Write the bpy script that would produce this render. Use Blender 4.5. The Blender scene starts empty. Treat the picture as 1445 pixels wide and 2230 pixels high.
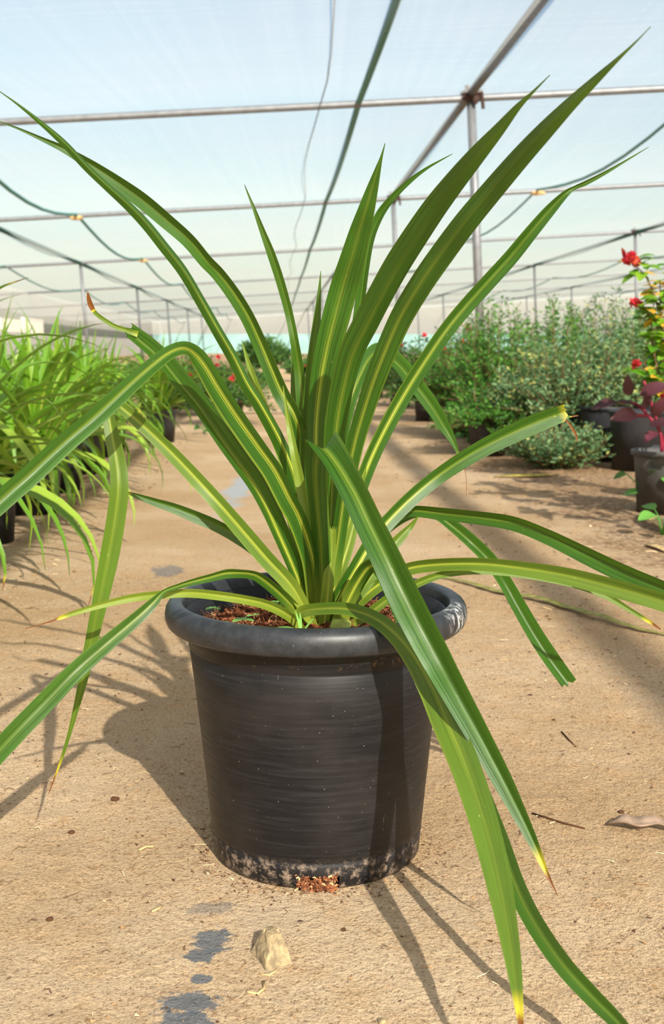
import bpy, bmesh, math, random
from mathutils import Vector, Matrix, noise
random.seed(7)
sc = bpy.context.scene
R = math.radians

# ------------------------------------------------------------------ camera
FPX, HORIZ = 2600.0, 757.0
PITCH = math.atan((1115 - HORIZ) / FPX)
CAM = Vector((0.019, -1.4115, 0.611))
cd = bpy.data.cameras.new('camera')
cam = bpy.data.objects.new('camera', cd)
sc.collection.objects.link(cam)
cam.location = CAM
cam.rotation_euler = (math.pi / 2 - PITCH, 0, 0)
cd.sensor_fit = 'VERTICAL'
cd.sensor_height = 36.0
cd.lens = FPX / 2230 * 36.0
cd.clip_start = 0.02
cd.clip_end = 900
cd.dof.use_dof = True
cd.dof.focus_distance = 1.36
cd.dof.aperture_fstop = 11.5
sc.camera = cam

# ------------------------------------------------------------------ sky, sun, exposure
SUN_EL, SUN_AZ = 31.0, 160.0        # azimuth clockwise from +Y (behind the camera, to the right)
wd = bpy.data.worlds.new('world')
sc.world = wd
wd.use_nodes = True
nt = wd.node_tree
nt.nodes.clear()
sky = nt.nodes.new('ShaderNodeTexSky')
sky.sky_type = 'NISHITA'
sky.sun_disc = False
sky.sun_elevation = R(SUN_EL)
sky.sun_rotation = R(SUN_AZ)
sky.dust_density = 2.5
sky.air_density = 1.2
bgn = nt.nodes.new('ShaderNodeBackground')
bgn.inputs[1].default_value = 0.135
out = nt.nodes.new('ShaderNodeOutputWorld')
nt.links.new(sky.outputs[0], bgn.inputs[0])
nt.links.new(bgn.outputs[0], out.inputs[0])
sl = bpy.data.lights.new('sun', 'SUN')
sl.energy = 8.8
sl.angle = R(0.55)
sl.color = (1.0, 0.94, 0.83)
sun = bpy.data.objects.new('sun', sl)
sc.collection.objects.link(sun)
sdir = Vector((math.sin(R(SUN_AZ)) * math.cos(R(SUN_EL)), math.cos(R(SUN_AZ)) * math.cos(R(SUN_EL)), math.sin(R(SUN_EL))))
sun.rotation_euler = sdir.to_track_quat('Z', 'Y').to_euler()
sun.location = (3, -5, 12)
vs = sc.view_settings
vs.view_transform = 'Standard'
vs.look = 'None'
vs.gamma = 1.0
vs.use_curve_mapping = False
vs.exposure = 0.06

# ------------------------------------------------------------------ helpers
COL = sc.collection
cp, sp = math.cos(PITCH), math.sin(PITCH)

def ray(px, py):
    u = (px - 722.5) / FPX
    v = (1115 - py) / FPX
    return Vector((u, cp + v * sp, -sp + v * cp))

def at(px, py, y):                     # the point of the pixel's sight line at world depth y
    r = ray(px, py)
    return CAM + r * ((y - CAM.y) / r.y)

def gnd(px, py, z=0.0):                # the pixel's point on the ground
    r = ray(px, py)
    return CAM + r * ((z - CAM.z) / r.z)

def tag(o, label=None, cat=None, group=None, kind=None):
    if label: o['label'] = label
    if cat: o['category'] = cat
    if group: o['group'] = group
    if kind: o['kind'] = kind
    return o

def empty(name, loc=(0, 0, 0), rz=0.0):
    o = bpy.data.objects.new(name, None)
    o.empty_display_size = 0.05
    COL.objects.link(o)
    o.location = loc
    o.rotation_euler = (0, 0, rz)
    return o

def link(name, me, parent=None, loc=None, rot=None, scl=None):
    o = bpy.data.objects.new(name, me)
    COL.objects.link(o)
    if parent: o.parent = parent
    if loc is not None: o.location = loc
    if rot is not None: o.rotation_euler = rot
    if scl is not None: o.scale = scl
    return o

def mesh(name, V, F, mat, smooth=True, uv=None, attrs=None):
    me = bpy.data.meshes.new(name)
    me.from_pydata([tuple(v) for v in V], [], F)
    if uv:
        l = me.uv_layers.new(name='UVMap')
        vi = [0] * len(me.loops)
        me.loops.foreach_get('vertex_index', vi)
        buf = []
        for i in vi: buf += [uv[i][0], uv[i][1]]
        l.data.foreach_set('uv', buf)
    for k, vals in (attrs or {}).items():
        a = me.attributes.new(k, 'FLOAT', 'POINT')
        a.data.foreach_set('value', vals)
    if mat: me.materials.append(mat)
    if smooth: me.polygons.foreach_set('use_smooth', [True] * len(me.polygons))
    me.update()
    return me

class MB:
    def __init__(s): s.V = []; s.F = []; s.T = []
    def add(s, V, F, tone=0.0):
        n = len(s.V); s.V += [Vector(v) for v in V]; s.F += [tuple(i + n for i in f) for f in F]; s.T += [tone] * len(V)
    def box(s, c, h, rz=0.0):
        c = Vector(c); m = Matrix.Rotation(rz, 3, 'Z')
        V = [c + m @ Vector((x * h[0], y * h[1], z * h[2])) for z in (-1, 1) for x, y in ((-1, -1), (1, -1), (1, 1), (-1, 1))]
        s.add(V, [(3, 2, 1, 0), (4, 5, 6, 7), (0, 1, 5, 4), (1, 2, 6, 5), (2, 3, 7, 6), (3, 0, 4, 7)])
    def tube(s, pts, rad, n=8, cap=True, tone=0.0):
        pts = [Vector(p) for p in pts]
        if not isinstance(rad, (list, tuple)): rad = [rad] * len(pts)
        V = []; F = []; prev = None
        for i, p in enumerate(pts):
            t = (pts[min(i + 1, len(pts) - 1)] - pts[max(i - 1, 0)]).normalized()
            if prev is None:
                a = t.orthogonal().normalized()
            else:
                a = (prev - t * prev.dot(t)).normalized()
            prev = a; b = t.cross(a)
            for k in range(n):
                q = 2 * math.pi * k / n
                V.append(p + (a * math.cos(q) + b * math.sin(q)) * rad[i])
        for i in range(len(pts) - 1):
            for k in range(n):
                F.append((i * n + k, i * n + (k + 1) % n, (i + 1) * n + (k + 1) % n, (i + 1) * n + k))
        if cap:
            F.append(tuple(range(n - 1, -1, -1))); F.append(tuple((len(pts) - 1) * n + k for k in range(n)))
        s.add(V, F, tone)
    def lathe(s, prof, n=48, c=(0, 0, 0), skip=None):
        c = Vector(c); V = []; F = []
        for r, z in prof:
            for k in range(n):
                q = 2 * math.pi * k / n
                V.append(c + Vector((r * math.cos(q), r * math.sin(q), z)))
        for i in range(len(prof) - 1):
            for k in range(n):
                if skip and skip(i, k): continue
                F.append((i * n + k, i * n + (k + 1) % n, (i + 1) * n + (k + 1) % n, (i + 1) * n + k))
        s.add(V, F)
    def me(s, name, mat, smooth=True, tone=False):
        return mesh(name, s.V, s.F, mat, smooth, attrs={'tone': s.T} if tone else None)

def catmull(P, sub):
    # P: list of Vectors (any dim as tuples of Vector pieces); uniform Catmull-Rom
    n = len(P); o = []
    for i in range(n - 1):
        p0 = P[i - 1] if i else P[0] * 2 - P[1]
        p1, p2 = P[i], P[i + 1]
        p3 = P[i + 2] if i + 2 < n else P[n - 1] * 2 - P[n - 2]
        for k in range(sub):
            t = k / sub
            o.append(0.5 * ((2 * p1) + (p2 - p0) * t + (2 * p0 - 5 * p1 + 4 * p2 - p3) * t * t + (3 * p1 - p0 - 3 * p2 + p3) * t ** 3))
    o.append(P[-1].copy())
    return o

ORD = ['first', 'second', 'third', 'fourth', 'fifth', 'sixth', 'seventh', 'eighth', 'ninth', 'tenth', 'eleventh', 'twelfth', 'thirteenth', 'fourteenth']

# ------------------------------------------------------------------ materials
def srgb(r, g, b):
    f = lambda c: (c / 255 / 12.92) if c / 255 <= 0.04045 else ((c / 255 + 0.055) / 1.055) ** 2.4
    return (f(r), f(g), f(b), 1)

class NM:
    def __init__(s, name):
        s.m = bpy.data.materials.new(name); s.m.use_nodes = True
        s.t = s.m.node_tree; s.t.nodes.clear()
        s.o = s.t.nodes.new('ShaderNodeOutputMaterial')
    def n(s, typ, **kw):
        x = s.t.nodes.new('ShaderNode' + typ)
        for k, v in kw.items():
            if k.startswith('i_'):
                key = k[2:].replace('_', ' ')
                s.set(x.inputs[int(key)] if key.isdigit() else x.inputs[key], v)
            else: setattr(x, k, v)
        return x
    def set(s, sock, v):
        if isinstance(v, bpy.types.NodeSocket): s.t.links.new(v, sock)
        elif isinstance(v, bpy.types.Node): s.t.links.new(v.outputs[0], sock)
        else: sock.default_value = v
    def math(s, op, a, b=0.0, clamp=False):
        x = s.n('Math', operation=op); x.use_clamp = clamp
        s.set(x.inputs[0], a); s.set(x.inputs[1], b); return x.outputs[0]
    def mix(s, f, a, b, blend='MIX'):
        x = s.n('Mix', data_type='RGBA', blend_type=blend)
        s.set(x.inputs[0], f); s.set(x.inputs[6], a); s.set(x.inputs[7], b); return x.outputs[2]
    def ramp(s, f, stops, interp='LINEAR'):
        x = s.n('ValToRGB'); x.color_ramp.interpolation = interp
        e = x.color_ramp.elements
        while len(e) < len(stops): e.new(0.5)
        for k, (p, c) in enumerate(stops):
            e[k].position = p; e[k].color = c if len(c) == 4 else (*c, 1)
        s.set(x.inputs[0], f); return x.outputs[0]
    def smooth(s, v, a, b, lo=0.0, hi=1.0):
        x = s.n('MapRange', interpolation_type='SMOOTHSTEP')
        s.set(x.inputs[0], v); x.inputs[1].default_value = a; x.inputs[2].default_value = b
        x.inputs[3].default_value = lo; x.inputs[4].default_value = hi; return x.outputs[0]
    def noise(s, vec, scale, detail=3.0, rough=0.55, dim='3D'):
        x = s.n('TexNoise', noise_dimensions=dim)
        s.set(x.inputs['Vector'], vec); x.inputs['Scale'].default_value = scale
        x.inputs['Detail'].default_value = detail; x.inputs['Roughness'].default_value = rough
        return x.outputs['Fac']
    def scalev(s, vec, v):
        x = s.n('Mapping'); s.set(x.inputs['Vector'], vec); x.inputs['Scale'].default_value = v; return x.outputs[0]
    def bump(s, h, strength, dist, normal=None):
        x = s.n('Bump'); s.set(x.inputs['Height'], h); x.inputs['Strength'].default_value = strength
        x.inputs['Distance'].default_value = dist
        if normal is not None: s.set(x.inputs['Normal'], normal)
        return x.outputs[0]
    def pbr(s, col, rough=0.5, spec=0.5, metal=0.0, normal=None):
        x = s.n('BsdfPrincipled')
        s.set(x.inputs['Base Color'], col); s.set(x.inputs['Roughness'], rough)
        x.inputs['Specular IOR Level'].default_value = spec
        x.inputs['Metallic'].default_value = metal
        if normal is not None: s.set(x.inputs['Normal'], normal)
        return x.outputs[0]
    def shmix(s, f, a, b):
        x = s.n('MixShader'); s.set(x.inputs[0], f); s.set(x.inputs[1], a); s.set(x.inputs[2], b); return x.outputs[0]
    def done(s, sh): s.set(s.o.inputs[0], sh); return s.m

def strap_leaf_mat(name, dark, mid, yellow):
    m = NM(name)
    tc = m.n('TexCoord'); sep = m.n('SeparateXYZ', i_0=tc.outputs['UV'])
    u, v = sep.outputs[0], sep.outputs[1]
    st = m.n('Attribute', attribute_name='stripe').outputs['Fac']
    br = m.n('Attribute', attribute_name='brown').outputs['Fac']
    tn = m.n('Attribute', attribute_name='tone').outputs['Fac']
    comb = m.n('CombineXYZ', i_0=m.math('MULTIPLY', u, 26.0), i_1=m.math('MULTIPLY', v, 1.6), i_2=m.math('MULTIPLY', tn, 9.0))
    fibre = m.noise(comb, 2.2, 3.0, 0.6)
    comb2 = m.n('CombineXYZ', i_0=m.math('MULTIPLY', u, 3.0), i_1=m.math('MULTIPLY', v, 5.0), i_2=tn)
    blot = m.noise(comb2, 2.0, 4.0)
    g = m.mix(m.smooth(fibre, 0.35, 0.7), dark, mid)
    g = m.mix(m.math('MULTIPLY', m.smooth(tn, 0.3, 1.0), 0.75), g, m.mix(0.5, mid, yellow))
    g = m.mix(m.math('MULTIPLY', m.smooth(blot, 0.5, 0.75), 0.25), g, dark)
    sh = m.n('Attribute', attribute_name='shift').outputs['Fac']
    bands = m.ramp(m.math('ADD', u, sh), [(0.0, (.25,) * 3), (0.03, (0,) * 3), (0.37, (0,) * 3), (0.385, (.5,) * 3), (0.405, (.6,) * 3), (0.42, (.12,) * 3), (0.465, (.3,) * 3),
                       (0.48, (1,) * 3), (0.545, (1,) * 3), (0.56, (.25,) * 3), (0.60, (.65,) * 3), (0.625, (0.02,) * 3), (0.965, (0,) * 3), (1.0, (.35,) * 3)])
    fade = m.smooth(v, 0.72, 0.2)
    base = m.smooth(v, 0.13, 0.0)
    amt = m.math('MULTIPLY', m.math('MULTIPLY', bands, st), m.math('ADD', m.math('MULTIPLY', fade, 0.85), 0.15), True)
    amt = m.math('MAXIMUM', amt, m.math('MULTIPLY', base, 0.4))
    c = m.mix(amt, g, yellow)
    spots = m.smooth(m.noise(m.n('CombineXYZ', i_0=m.math('MULTIPLY', u, 14.0), i_1=m.math('MULTIPLY', v, 90.0), i_2=tn), 1.0, 2.0), 0.74, 0.80)
    c = m.mix(m.math('MULTIPLY', spots, 0.45), c, srgb(205, 210, 150))
    # withered tip: starts at v = brown
    d = m.math('ADD', m.math('SUBTRACT', v, br), m.math('MULTIPLY', m.math('SUBTRACT', blot, 0.5), 0.02))
    c = m.mix(m.smooth(d, -0.035, -0.004), c, srgb(198, 184, 52))
    c = m.mix(m.smooth(d, -0.004, 0.012), c, srgb(120, 62, 28))
    bmp = m.bump(fibre, 0.25, 0.0012)
    p = m.pbr(c, 0.36, 0.45, normal=bmp)
    t = m.n('BsdfTranslucent', i_Color=m.mix(0.55, c, m.mix(0.5, yellow, (0.10, 0.32, 0.01, 1))))
    return m.done(m.shmix(0.27, p, t.outputs[0]))

M = {}
M['leaf'] = strap_leaf_mat('variegated_leaf', srgb(26, 62, 16), srgb(66, 116, 28), srgb(200, 206, 76))
M['leaf_pale'] = strap_leaf_mat('pale_strap_leaf', srgb(64, 116, 22), srgb(122, 168, 38), srgb(208, 214, 92))

def foliage_mat(name, a, b, c=None, trans=0.3, rough=0.5):
    m = NM(name)
    tn = m.n('Attribute', attribute_name='tone').outputs['Fac']
    col = m.mix(tn, a, b)
    if c: col = m.mix(m.smooth(tn, 0.86, 0.93), col, c)
    p = m.pbr(col, rough, 0.35)
    t = m.n('BsdfTranslucent', i_Color=m.mix(0.3, col, (0.2, 0.4, 0.03, 1)))
    return m.done(m.shmix(trans, p, t.outputs[0]))

M['fol_green'] = foliage_mat('feathery_green', srgb(38, 88, 30), srgb(104, 158, 60))
M['fol_grey'] = foliage_mat('grey_green', srgb(58, 96, 60), srgb(132, 162, 112), srgb(176, 180, 104))
M['fol_dark'] = foliage_mat('deep_green', srgb(38, 76, 34), srgb(90, 130, 58))
M['fol_boug'] = foliage_mat('bougainvillea_leaf', srgb(70, 130, 30), srgb(150, 190, 50), srgb(226, 176, 60), 0.4)
M['fol_weed'] = foliage_mat('weed_leaf', srgb(96, 160, 66), srgb(150, 200, 100), None, 0.35)
M['flower'] = foliage_mat('red_bract', srgb(190, 20, 60), srgb(236, 60, 80), srgb(240, 120, 70), 0.35)

def plain(name, col, rough=0.6, spec=0.4, metal=0.0, var=0.0, scale=30.0):
    m = NM(name)
    c = col
    if var:
        tc = m.n('TexCoord')
        nz = m.noise(tc.outputs['Object'], scale, 4.0)
        dk = (col[0] * (1 - var), col[1] * (1 - var), col[2] * (1 - var), 1)
        lt = tuple(min(1, x * (1 + var)) for x in col[:3]) + (1,)
        c = m.mix(m.smooth(nz, 0.3, 0.7), dk, lt)
    return m.done(m.pbr(c, rough, spec, metal))

M['burgundy'] = foliage_mat('burgundy_leaf', srgb(58, 28, 38), srgb(104, 50, 64), None, 0.2)
M['redstem'] = plain('red_stem', srgb(138, 28, 54), 0.45)
M['stem'] = plain('woody_stem', srgb(112, 88, 58), 0.8, var=0.3)
M['steel'] = plain('galvanised_pipe', srgb(124, 126, 130), 0.45, 0.5, 0.3, 0.12, 9.0)
M['steel_dark'] = plain('dark_pipe', srgb(92, 96, 98), 0.55, 0.4, 0.2, 0.15, 9.0)
M['rope'] = plain('teal_seam', srgb(84, 138, 132), 0.8, var=0.2)
M['seam_dark'] = plain('dark_green_seam', srgb(30, 84, 76), 0.8, var=0.2)
M['wire'] = plain('thin_wire', srgb(96, 104, 104), 0.6)
M['tie'] = plain('tan_tie', srgb(196, 164, 112), 0.8, var=0.2)
M['rust'] = plain('rusty_clamp', srgb(62, 42, 36), 0.8, var=0.4, scale=60)
M['rustpost'] = plain('rusty_post', srgb(120, 84, 66), 0.75, var=0.3, scale=6)
M['bgpot'] = plain('black_nursery_pot', srgb(44, 44, 48), 0.5, 0.4, var=0.2, scale=20)
M['greypot'] = plain('grey_nursery_pot', srgb(78, 76, 76), 0.55, 0.4, var=0.2, scale=20)
M['bgsoil'] = plain('dark_potting_soil', srgb(70, 46, 34), 0.95, 0.1, var=0.4, scale=120)
M['straw'] = plain('dry_straw', srgb(196, 168, 120), 0.85, 0.2, var=0.2, scale=60)
M['deadleaf'] = plain('dry_leaf', srgb(148, 126, 108), 0.85, 0.2, var=0.3, scale=50)
M['deadstrap'] = plain('dry_strap_leaf', srgb(132, 130, 66), 0.75, 0.3, var=0.3, scale=40)
M['fabric'] = plain('grey_side_fabric', srgb(206, 200, 192), 0.9, 0.1, var=0.08, scale=1.2)
M['teal'] = plain('teal_netting', srgb(136, 170, 168), 0.9, 0.1, var=0.12, scale=1.0)
M['twig'] = plain('dark_twig', srgb(84, 58, 40), 0.9, 0.1)

def stone_mat():
    m = NM('stone')
    tc = m.n('TexCoord').outputs['Object']
    a = m.noise(tc, 90, 5.0, 0.65)
    c = m.mix(m.smooth(a, 0.35, 0.7), srgb(126, 112, 88), srgb(186, 162, 122))
    return m.done(m.pbr(c, 0.9, 0.2, normal=m.bump(a, 0.6, 0.004)))
M['stone'] = stone_mat()

def soil_mat():
    m = NM('coco_peat')
    tc = m.n('TexCoord').outputs['Object']
    a = m.noise(tc, 170, 6.0, 0.7); b = m.noise(tc, 35, 4.0)
    c = m.mix(m.smooth(a, 0.3, 0.72), srgb(58, 30, 20), srgb(146, 84, 52))
    c = m.mix(m.math('MULTIPLY', m.smooth(b, 0.5, 0.7), 0.5), c, srgb(116, 60, 36))
    return m.done(m.pbr(c, 0.95, 0.1, normal=m.bump(a, 0.9, 0.006)))
M['soil'] = soil_mat()
M['fibre'] = foliage_mat('coco_fibre', srgb(84, 44, 26), srgb(176, 112, 72), srgb(214, 176, 128), 0.0, 0.9)
M['litter'] = foliage_mat('ground_litter', srgb(72, 44, 28), srgb(196, 156, 108), srgb(222, 198, 156), 0.0, 0.9)

def pot_mat():
    m = NM('black_plastic_pot')
    tc = m.n('TexCoord').outputs['Object']
    sep = m.n('SeparateXYZ', i_0=tc)
    z = sep.outputs[2]
    ang = m.math('ARCTAN2', sep.outputs[1], sep.outputs[0])
    rings = m.noise(m.n('CombineXYZ', i_0=m.math('MULTIPLY', ang, 0.9), i_1=m.math('MULTIPLY', z, 130.0), i_2=0.0), 1.6, 5.0, 0.7)
    sm = m.noise(tc, 9.0, 4.0)
    col = m.mix(m.smooth(rings, 0.42, 0.72), srgb(18, 18, 21), srgb(35, 34, 36))
    col = m.mix(m.math('MULTIPLY', m.smooth(sm, 0.45, 0.7), 0.5), col, srgb(46, 42, 41))
    # short light scratches
    scr = m.noise(m.scalev(tc, (1.0, 1.0, 0.16)), 210, 2.0)
    col = m.mix(m.math('MULTIPLY', m.smooth(scr, 0.76, 0.82), 0.35), col, srgb(150, 148, 146))
    speck = m.noise(tc, 420, 1.0)
    col = m.mix(m.math('MULTIPLY', m.smooth(speck, 0.77, 0.81), 0.6), col, srgb(186, 180, 172))
    # dust caught on the foot band
    dn = m.noise(tc, 85, 6.0, 0.75)
    foot = m.smooth(z, 0.040, 0.022)
    col = m.mix(m.math('MULTIPLY', foot, m.smooth(dn, 0.47, 0.66)), col, srgb(140, 122, 106))
    # dirt under the rim
    under = m.math('MULTIPLY', m.smooth(z, 0.262, 0.270), m.smooth(z, 0.288, 0.280))
    col = m.mix(m.math('MULTIPLY', under, m.smooth(dn, 0.56, 0.68)), col, srgb(108, 82, 48))
    rgh = m.smooth(rings, 0.3, 0.7, 0.40, 0.56)
    h = m.math('ADD', rings, m.math('MULTIPLY', sm, 0.6))
    return m.done(m.pbr(col, rgh, 0.34, normal=m.bump(h, 0.12, 0.003)))
M['pot'] = pot_mat()

def rim_mat():
    m = NM('black_plastic_rim')
    tc = m.n('TexCoord').outputs['Object']
    a = m.noise(tc, 60, 5.0, 0.7)
    col = m.mix(m.smooth(a, 0.35, 0.75), srgb(36, 38, 42), srgb(54, 56, 60))
    vd = m.n('VectorMath', operation='DISTANCE'); m.set(vd.inputs[0], tc); vd.inputs[1].default_value = (0.158, -0.062, 0.305)
    sc_ = m.math('MULTIPLY', m.smooth(vd.outputs['Value'], 0.045, 0.012), m.smooth(m.noise(m.scalev(tc, (1, 1, .4)), 130, 5.0, 0.7), 0.47, 0.62))
    col = m.mix(sc_, col, srgb(190, 190, 190))
    sp_ = m.smooth(m.noise(tc, 480, 1.0), 0.76, 0.8)
    col = m.mix(m.math('MULTIPLY', sp_, 0.5), col, srgb(170, 168, 164))
    return m.done(m.pbr(col, 0.42, 0.45, normal=m.bump(a, 0.15, 0.002)))
M['rim'] = rim_mat()

def ground_mat():
    m = NM('sand')
    tc = m.n('TexCoord').outputs['Object']
    sep = m.n('SeparateXYZ', i_0=tc)
    big = m.noise(tc, 1.3, 4.0); med = m.noise(tc, 11, 5.0, 0.65); fine = m.noise(tc, 260, 4.0, 0.75); lum = m.noise(tc, 70, 5.0, 0.7)
    c = m.mix(m.smooth(big, 0.35, 0.68), srgb(194, 162, 124), srgb(222, 194, 160))
    c = m.mix(m.math('MULTIPLY', m.smooth(med, 0.42, 0.7), 0.45), c, srgb(202, 160, 112))
    c = m.mix(m.math('MULTIPLY', m.smooth(fine, 0.52, 0.66), 0.6), c, srgb(236, 208, 166))
    c = m.mix(m.math('MULTIPLY', m.smooth(fine, 0.47, 0.36), 0.7), c, srgb(128, 94, 60))
    c = m.mix(m.math('MULTIPLY', m.smooth(lum, 0.58, 0.68), 0.5), c, srgb(124, 88, 58))
    # brown plant litter towards the rows of pots
    ax = m.math('ABSOLUTE', m.math('ADD', sep.outputs[0], m.math('MULTIPLY', sep.outputs[1], 0.045)))
    edge = m.math('ADD', m.smooth(ax, 0.45, 1.25), m.math('MULTIPLY', m.math('SUBTRACT', m.noise(tc, 3.1, 4.0), 0.5), 1.4))
    lit = m.math('MULTIPLY', m.smooth(edge, 0.55, 0.95), m.smooth(m.noise(tc, 36, 6.0, 0.75), 0.38, 0.6))
    lit = m.math('MULTIPLY', lit, m.smooth(sep.outputs[1], 0.6, 1.6))
    c = m.mix(m.math('MULTIPLY', lit, 0.8), c, srgb(112, 78, 54))
    # blue-grey stains of old paint and bare concrete
    def stain(c, p, rx, ry, col, s, nscale, soft):
        q = m.n('VectorMath', operation='SUBTRACT'); m.set(q.inputs[0], tc); q.inputs[1].default_value = (p.x, p.y, 0)
        q2 = m.scalev(q.outputs[0], (1 / rx, 1 / ry, 0))
        L = m.n('VectorMath', operation='LENGTH'); m.set(L.inputs[0], q2)
        d = m.math('ADD', L.outputs['Value'], m.math('MULTIPLY', m.math('SUBTRACT', m.noise(tc, nscale, 5.0, 0.7), 0.5), 2.2))
        return m.mix(m.math('MULTIPLY', m.smooth(d, 1.0, 1.0 - soft), s), c, col)
    for (px, py, a, b) in ((462, 2045, .022, .030), (437, 2078, .016, .016), (437, 2126, .013, .009), (415, 2180, .030, .026), (395, 2222, .03, .02), (455, 1975, .030, .016)):
        c = stain(c, gnd(px, py), a, b, srgb(112, 118, 124), 0.9 if py > 2000 else 0.45, 60, 0.25)
    c = stain(c, gnd(522, 1062), .075, 1.25, srgb(182, 190, 196), 0.9, 4, 0.7)
    c = stain(c, gnd(365, 1243), .05, .10, srgb(122, 124, 126), 0.7, 14, 0.4)
    c = stain(c, gnd(600, 1995), .06, .05, srgb(214, 190, 160), 0.6, 40, 0.6)
    h = m.math('ADD', m.math('MULTIPLY', fine, 0.5), m.math('MULTIPLY', lum, 1.0))
    nb = m.bump(h, 1.0, 0.012)
    return m.done(m.pbr(c, 0.95, 0.12, normal=nb))
M['ground'] = ground_mat()

def net_mat(name, see, tcol, dcol, dif=0.12):
    m = NM(name)
    tc = m.n('TexCoord').outputs['Object']
    strips = m.noise(m.scalev(tc, (5.0, 0.04, 0.5)), 1.6, 5.0, 0.65)
    cross = m.noise(m.scalev(tc, (0.04, 6.0, 0.5)), 1.6, 5.0, 0.65)
    f = m.math('ADD', m.math('MULTIPLY', m.math('SUBTRACT', strips, 0.5), 0.12), m.math('MULTIPLY', m.math('SUBTRACT', cross, 0.5), 0.12))
    tr = m.n('BsdfTransparent', i_Color=(0.99, 1.0, 0.99, 1))
    hue = m.smooth(m.noise(tc, 0.22, 3.0), 0.35, 0.65)
    tl = m.n('BsdfTranslucent', i_Color=m.mix(hue, tcol, (tcol[0] * 0.90, tcol[1] * 1.0, tcol[2] * 1.02, 1)))
    df = m.n('BsdfDiffuse', i_Color=dcol)
    solid = m.shmix(dif, tl.outputs[0], df.outputs[0])
    return m.done(m.shmix(m.math('ADD', f, 1 - see, True), tr.outputs[0], solid))
M['net'] = net_mat('white_shade_net', 0.75, (0.97, 0.96, 0.90, 1), (0.86, 0.9, 0.86, 1))
M['sidenet'] = net_mat('side_net', 0.5, (0.9, 0.9, 0.85, 1), (0.9, 0.9, 0.86, 1), 0.4)
M['fabric'] = net_mat('pale_side_fabric', 0.06, (0.62, 0.60, 0.57, 1), (0.62, 0.61, 0.58, 1), 0.5)

# ------------------------------------------------------------------ ground
def axis(dense, coarse):
    return sorted(set(round(v, 4) for v in dense + coarse))
xs = axis([-1.0 + 0.0125 * i for i in range(161)], [s * v for s in (-1, 1) for v in (1.1, 1.25, 1.4, 1.6, 1.8, 2.1, 2.5, 3, 4, 5, 7, 9, 12, 16, 22, 30, 45, 70, 120, 250, 500)])
ys = axis([-1.45 + 0.0125 * i for i in range(273)], [-400, -200, -100, -50, -25, -12, -8, -5, -3.5, -2.6, -2.1, -1.8, -1.6] + [2.0 + 0.06 * i for i in range(1, 34)] + [4.0 + 0.15 * i for i in range(1, 30)] + [8.6, 9, 9.5, 10, 11, 12, 14, 16, 19, 23, 28, 35, 45, 60, 80, 110, 160, 250, 500])
def hgt(x, y):
    d = math.hypot(x, y)
    k = min(1, max(0, (d - 0.15) / 0.12))
    a = noise.noise((x * 1.7, y * 1.7, 0)) * 0.008 + noise.noise((x * 6, y * 6, 3)) * 0.004
    b = 0.0
    if abs(x) < 1.2 and y < 2.2:
        b = noise.noise((x * 26, y * 26, 5)) * 0.003 + max(0, noise.noise((x * 55, y * 55, 9))) * 0.0045 * (0.4 + noise.noise((x * 4, y * 4, 2)))
    if abs(x) > 3 or y > 9: a *= 0.3
    return (a * k + b * min(1, max(0.15, k)))
V = [(x, y, hgt(x, y)) for y in ys for x in xs]
nx = len(xs)
F = [(j * nx + i, j * nx + i + 1, (j + 1) * nx + i + 1, (j + 1) * nx + i) for j in range(len(ys) - 1) for i in range(nx - 1)]
tag(link('floor', mesh('floor', V, F, M['ground'])), 'tan sandy path with grey stains running down the shade house', kind='structure')

# ------------------------------------------------------------------ shade house frame (leans slightly against the path)
YAW = math.atan((722.5 - 605) / FPX)
TILT = R(3.3)
DV = Vector((-math.sin(YAW), math.cos(YAW), 0))
LV = Vector((math.cos(YAW), math.sin(YAW), 0))
ROOF = 3.0
K = 1.45            # frame scale: the roof stands about 4 m above the path
def S(lat, dist, z):
    h = z - CAM.z
    l2 = lat * math.cos(TILT) - h * math.sin(TILT)
    h2 = lat * math.sin(TILT) + h * math.cos(TILT)
    return CAM + (LV * l2 + DV * dist + Vector((0, 0, h2))) * K
BEAMS = [-7.5, 3.2, 12.4, 20.6, 30.5, 42.5, 54, 66, 78, 90]
ROWS = [-11.9, -4.75, 2.1, 9.2, 16.3, 23.4]
LATS = [-12 + 0.6 * i for i in range(75)]
DIST = []
for a, b in zip(BEAMS, BEAMS[1:]):
    n = 14
    DIST += [a + (b - a) * i / n for i in range(n)]
DIST.append(BEAMS[-1])
def sag(lat, d):
    for a, b in zip(BEAMS, BEAMS[1:]):
        if a <= d <= b:
            t = (d - a) / (b - a)
            w = 0.16 + 0.05 * noise.noise((lat * 0.3, a, 1.0))
            return -w * math.sin(math.pi * t) ** 1.0 + 0.02 * noise.noise((lat * 1.2, d * 0.9, 4))
    return 0
V = [S(l, d, ROOF + 0.03 + sag(l, d)) for d in DIST for l in LATS]
nx = len(LATS)
F = [(j * nx + i, j * nx + i + 1, (j + 1) * nx + i + 1, (j + 1) * nx + i) for j in range(len(DIST) - 1) for i in range(nx - 1)]
ceil = tag(link('ceiling', mesh('ceiling', V, F, M['net'])), 'translucent white shade net stretched over a pipe frame', kind='structure')

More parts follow.
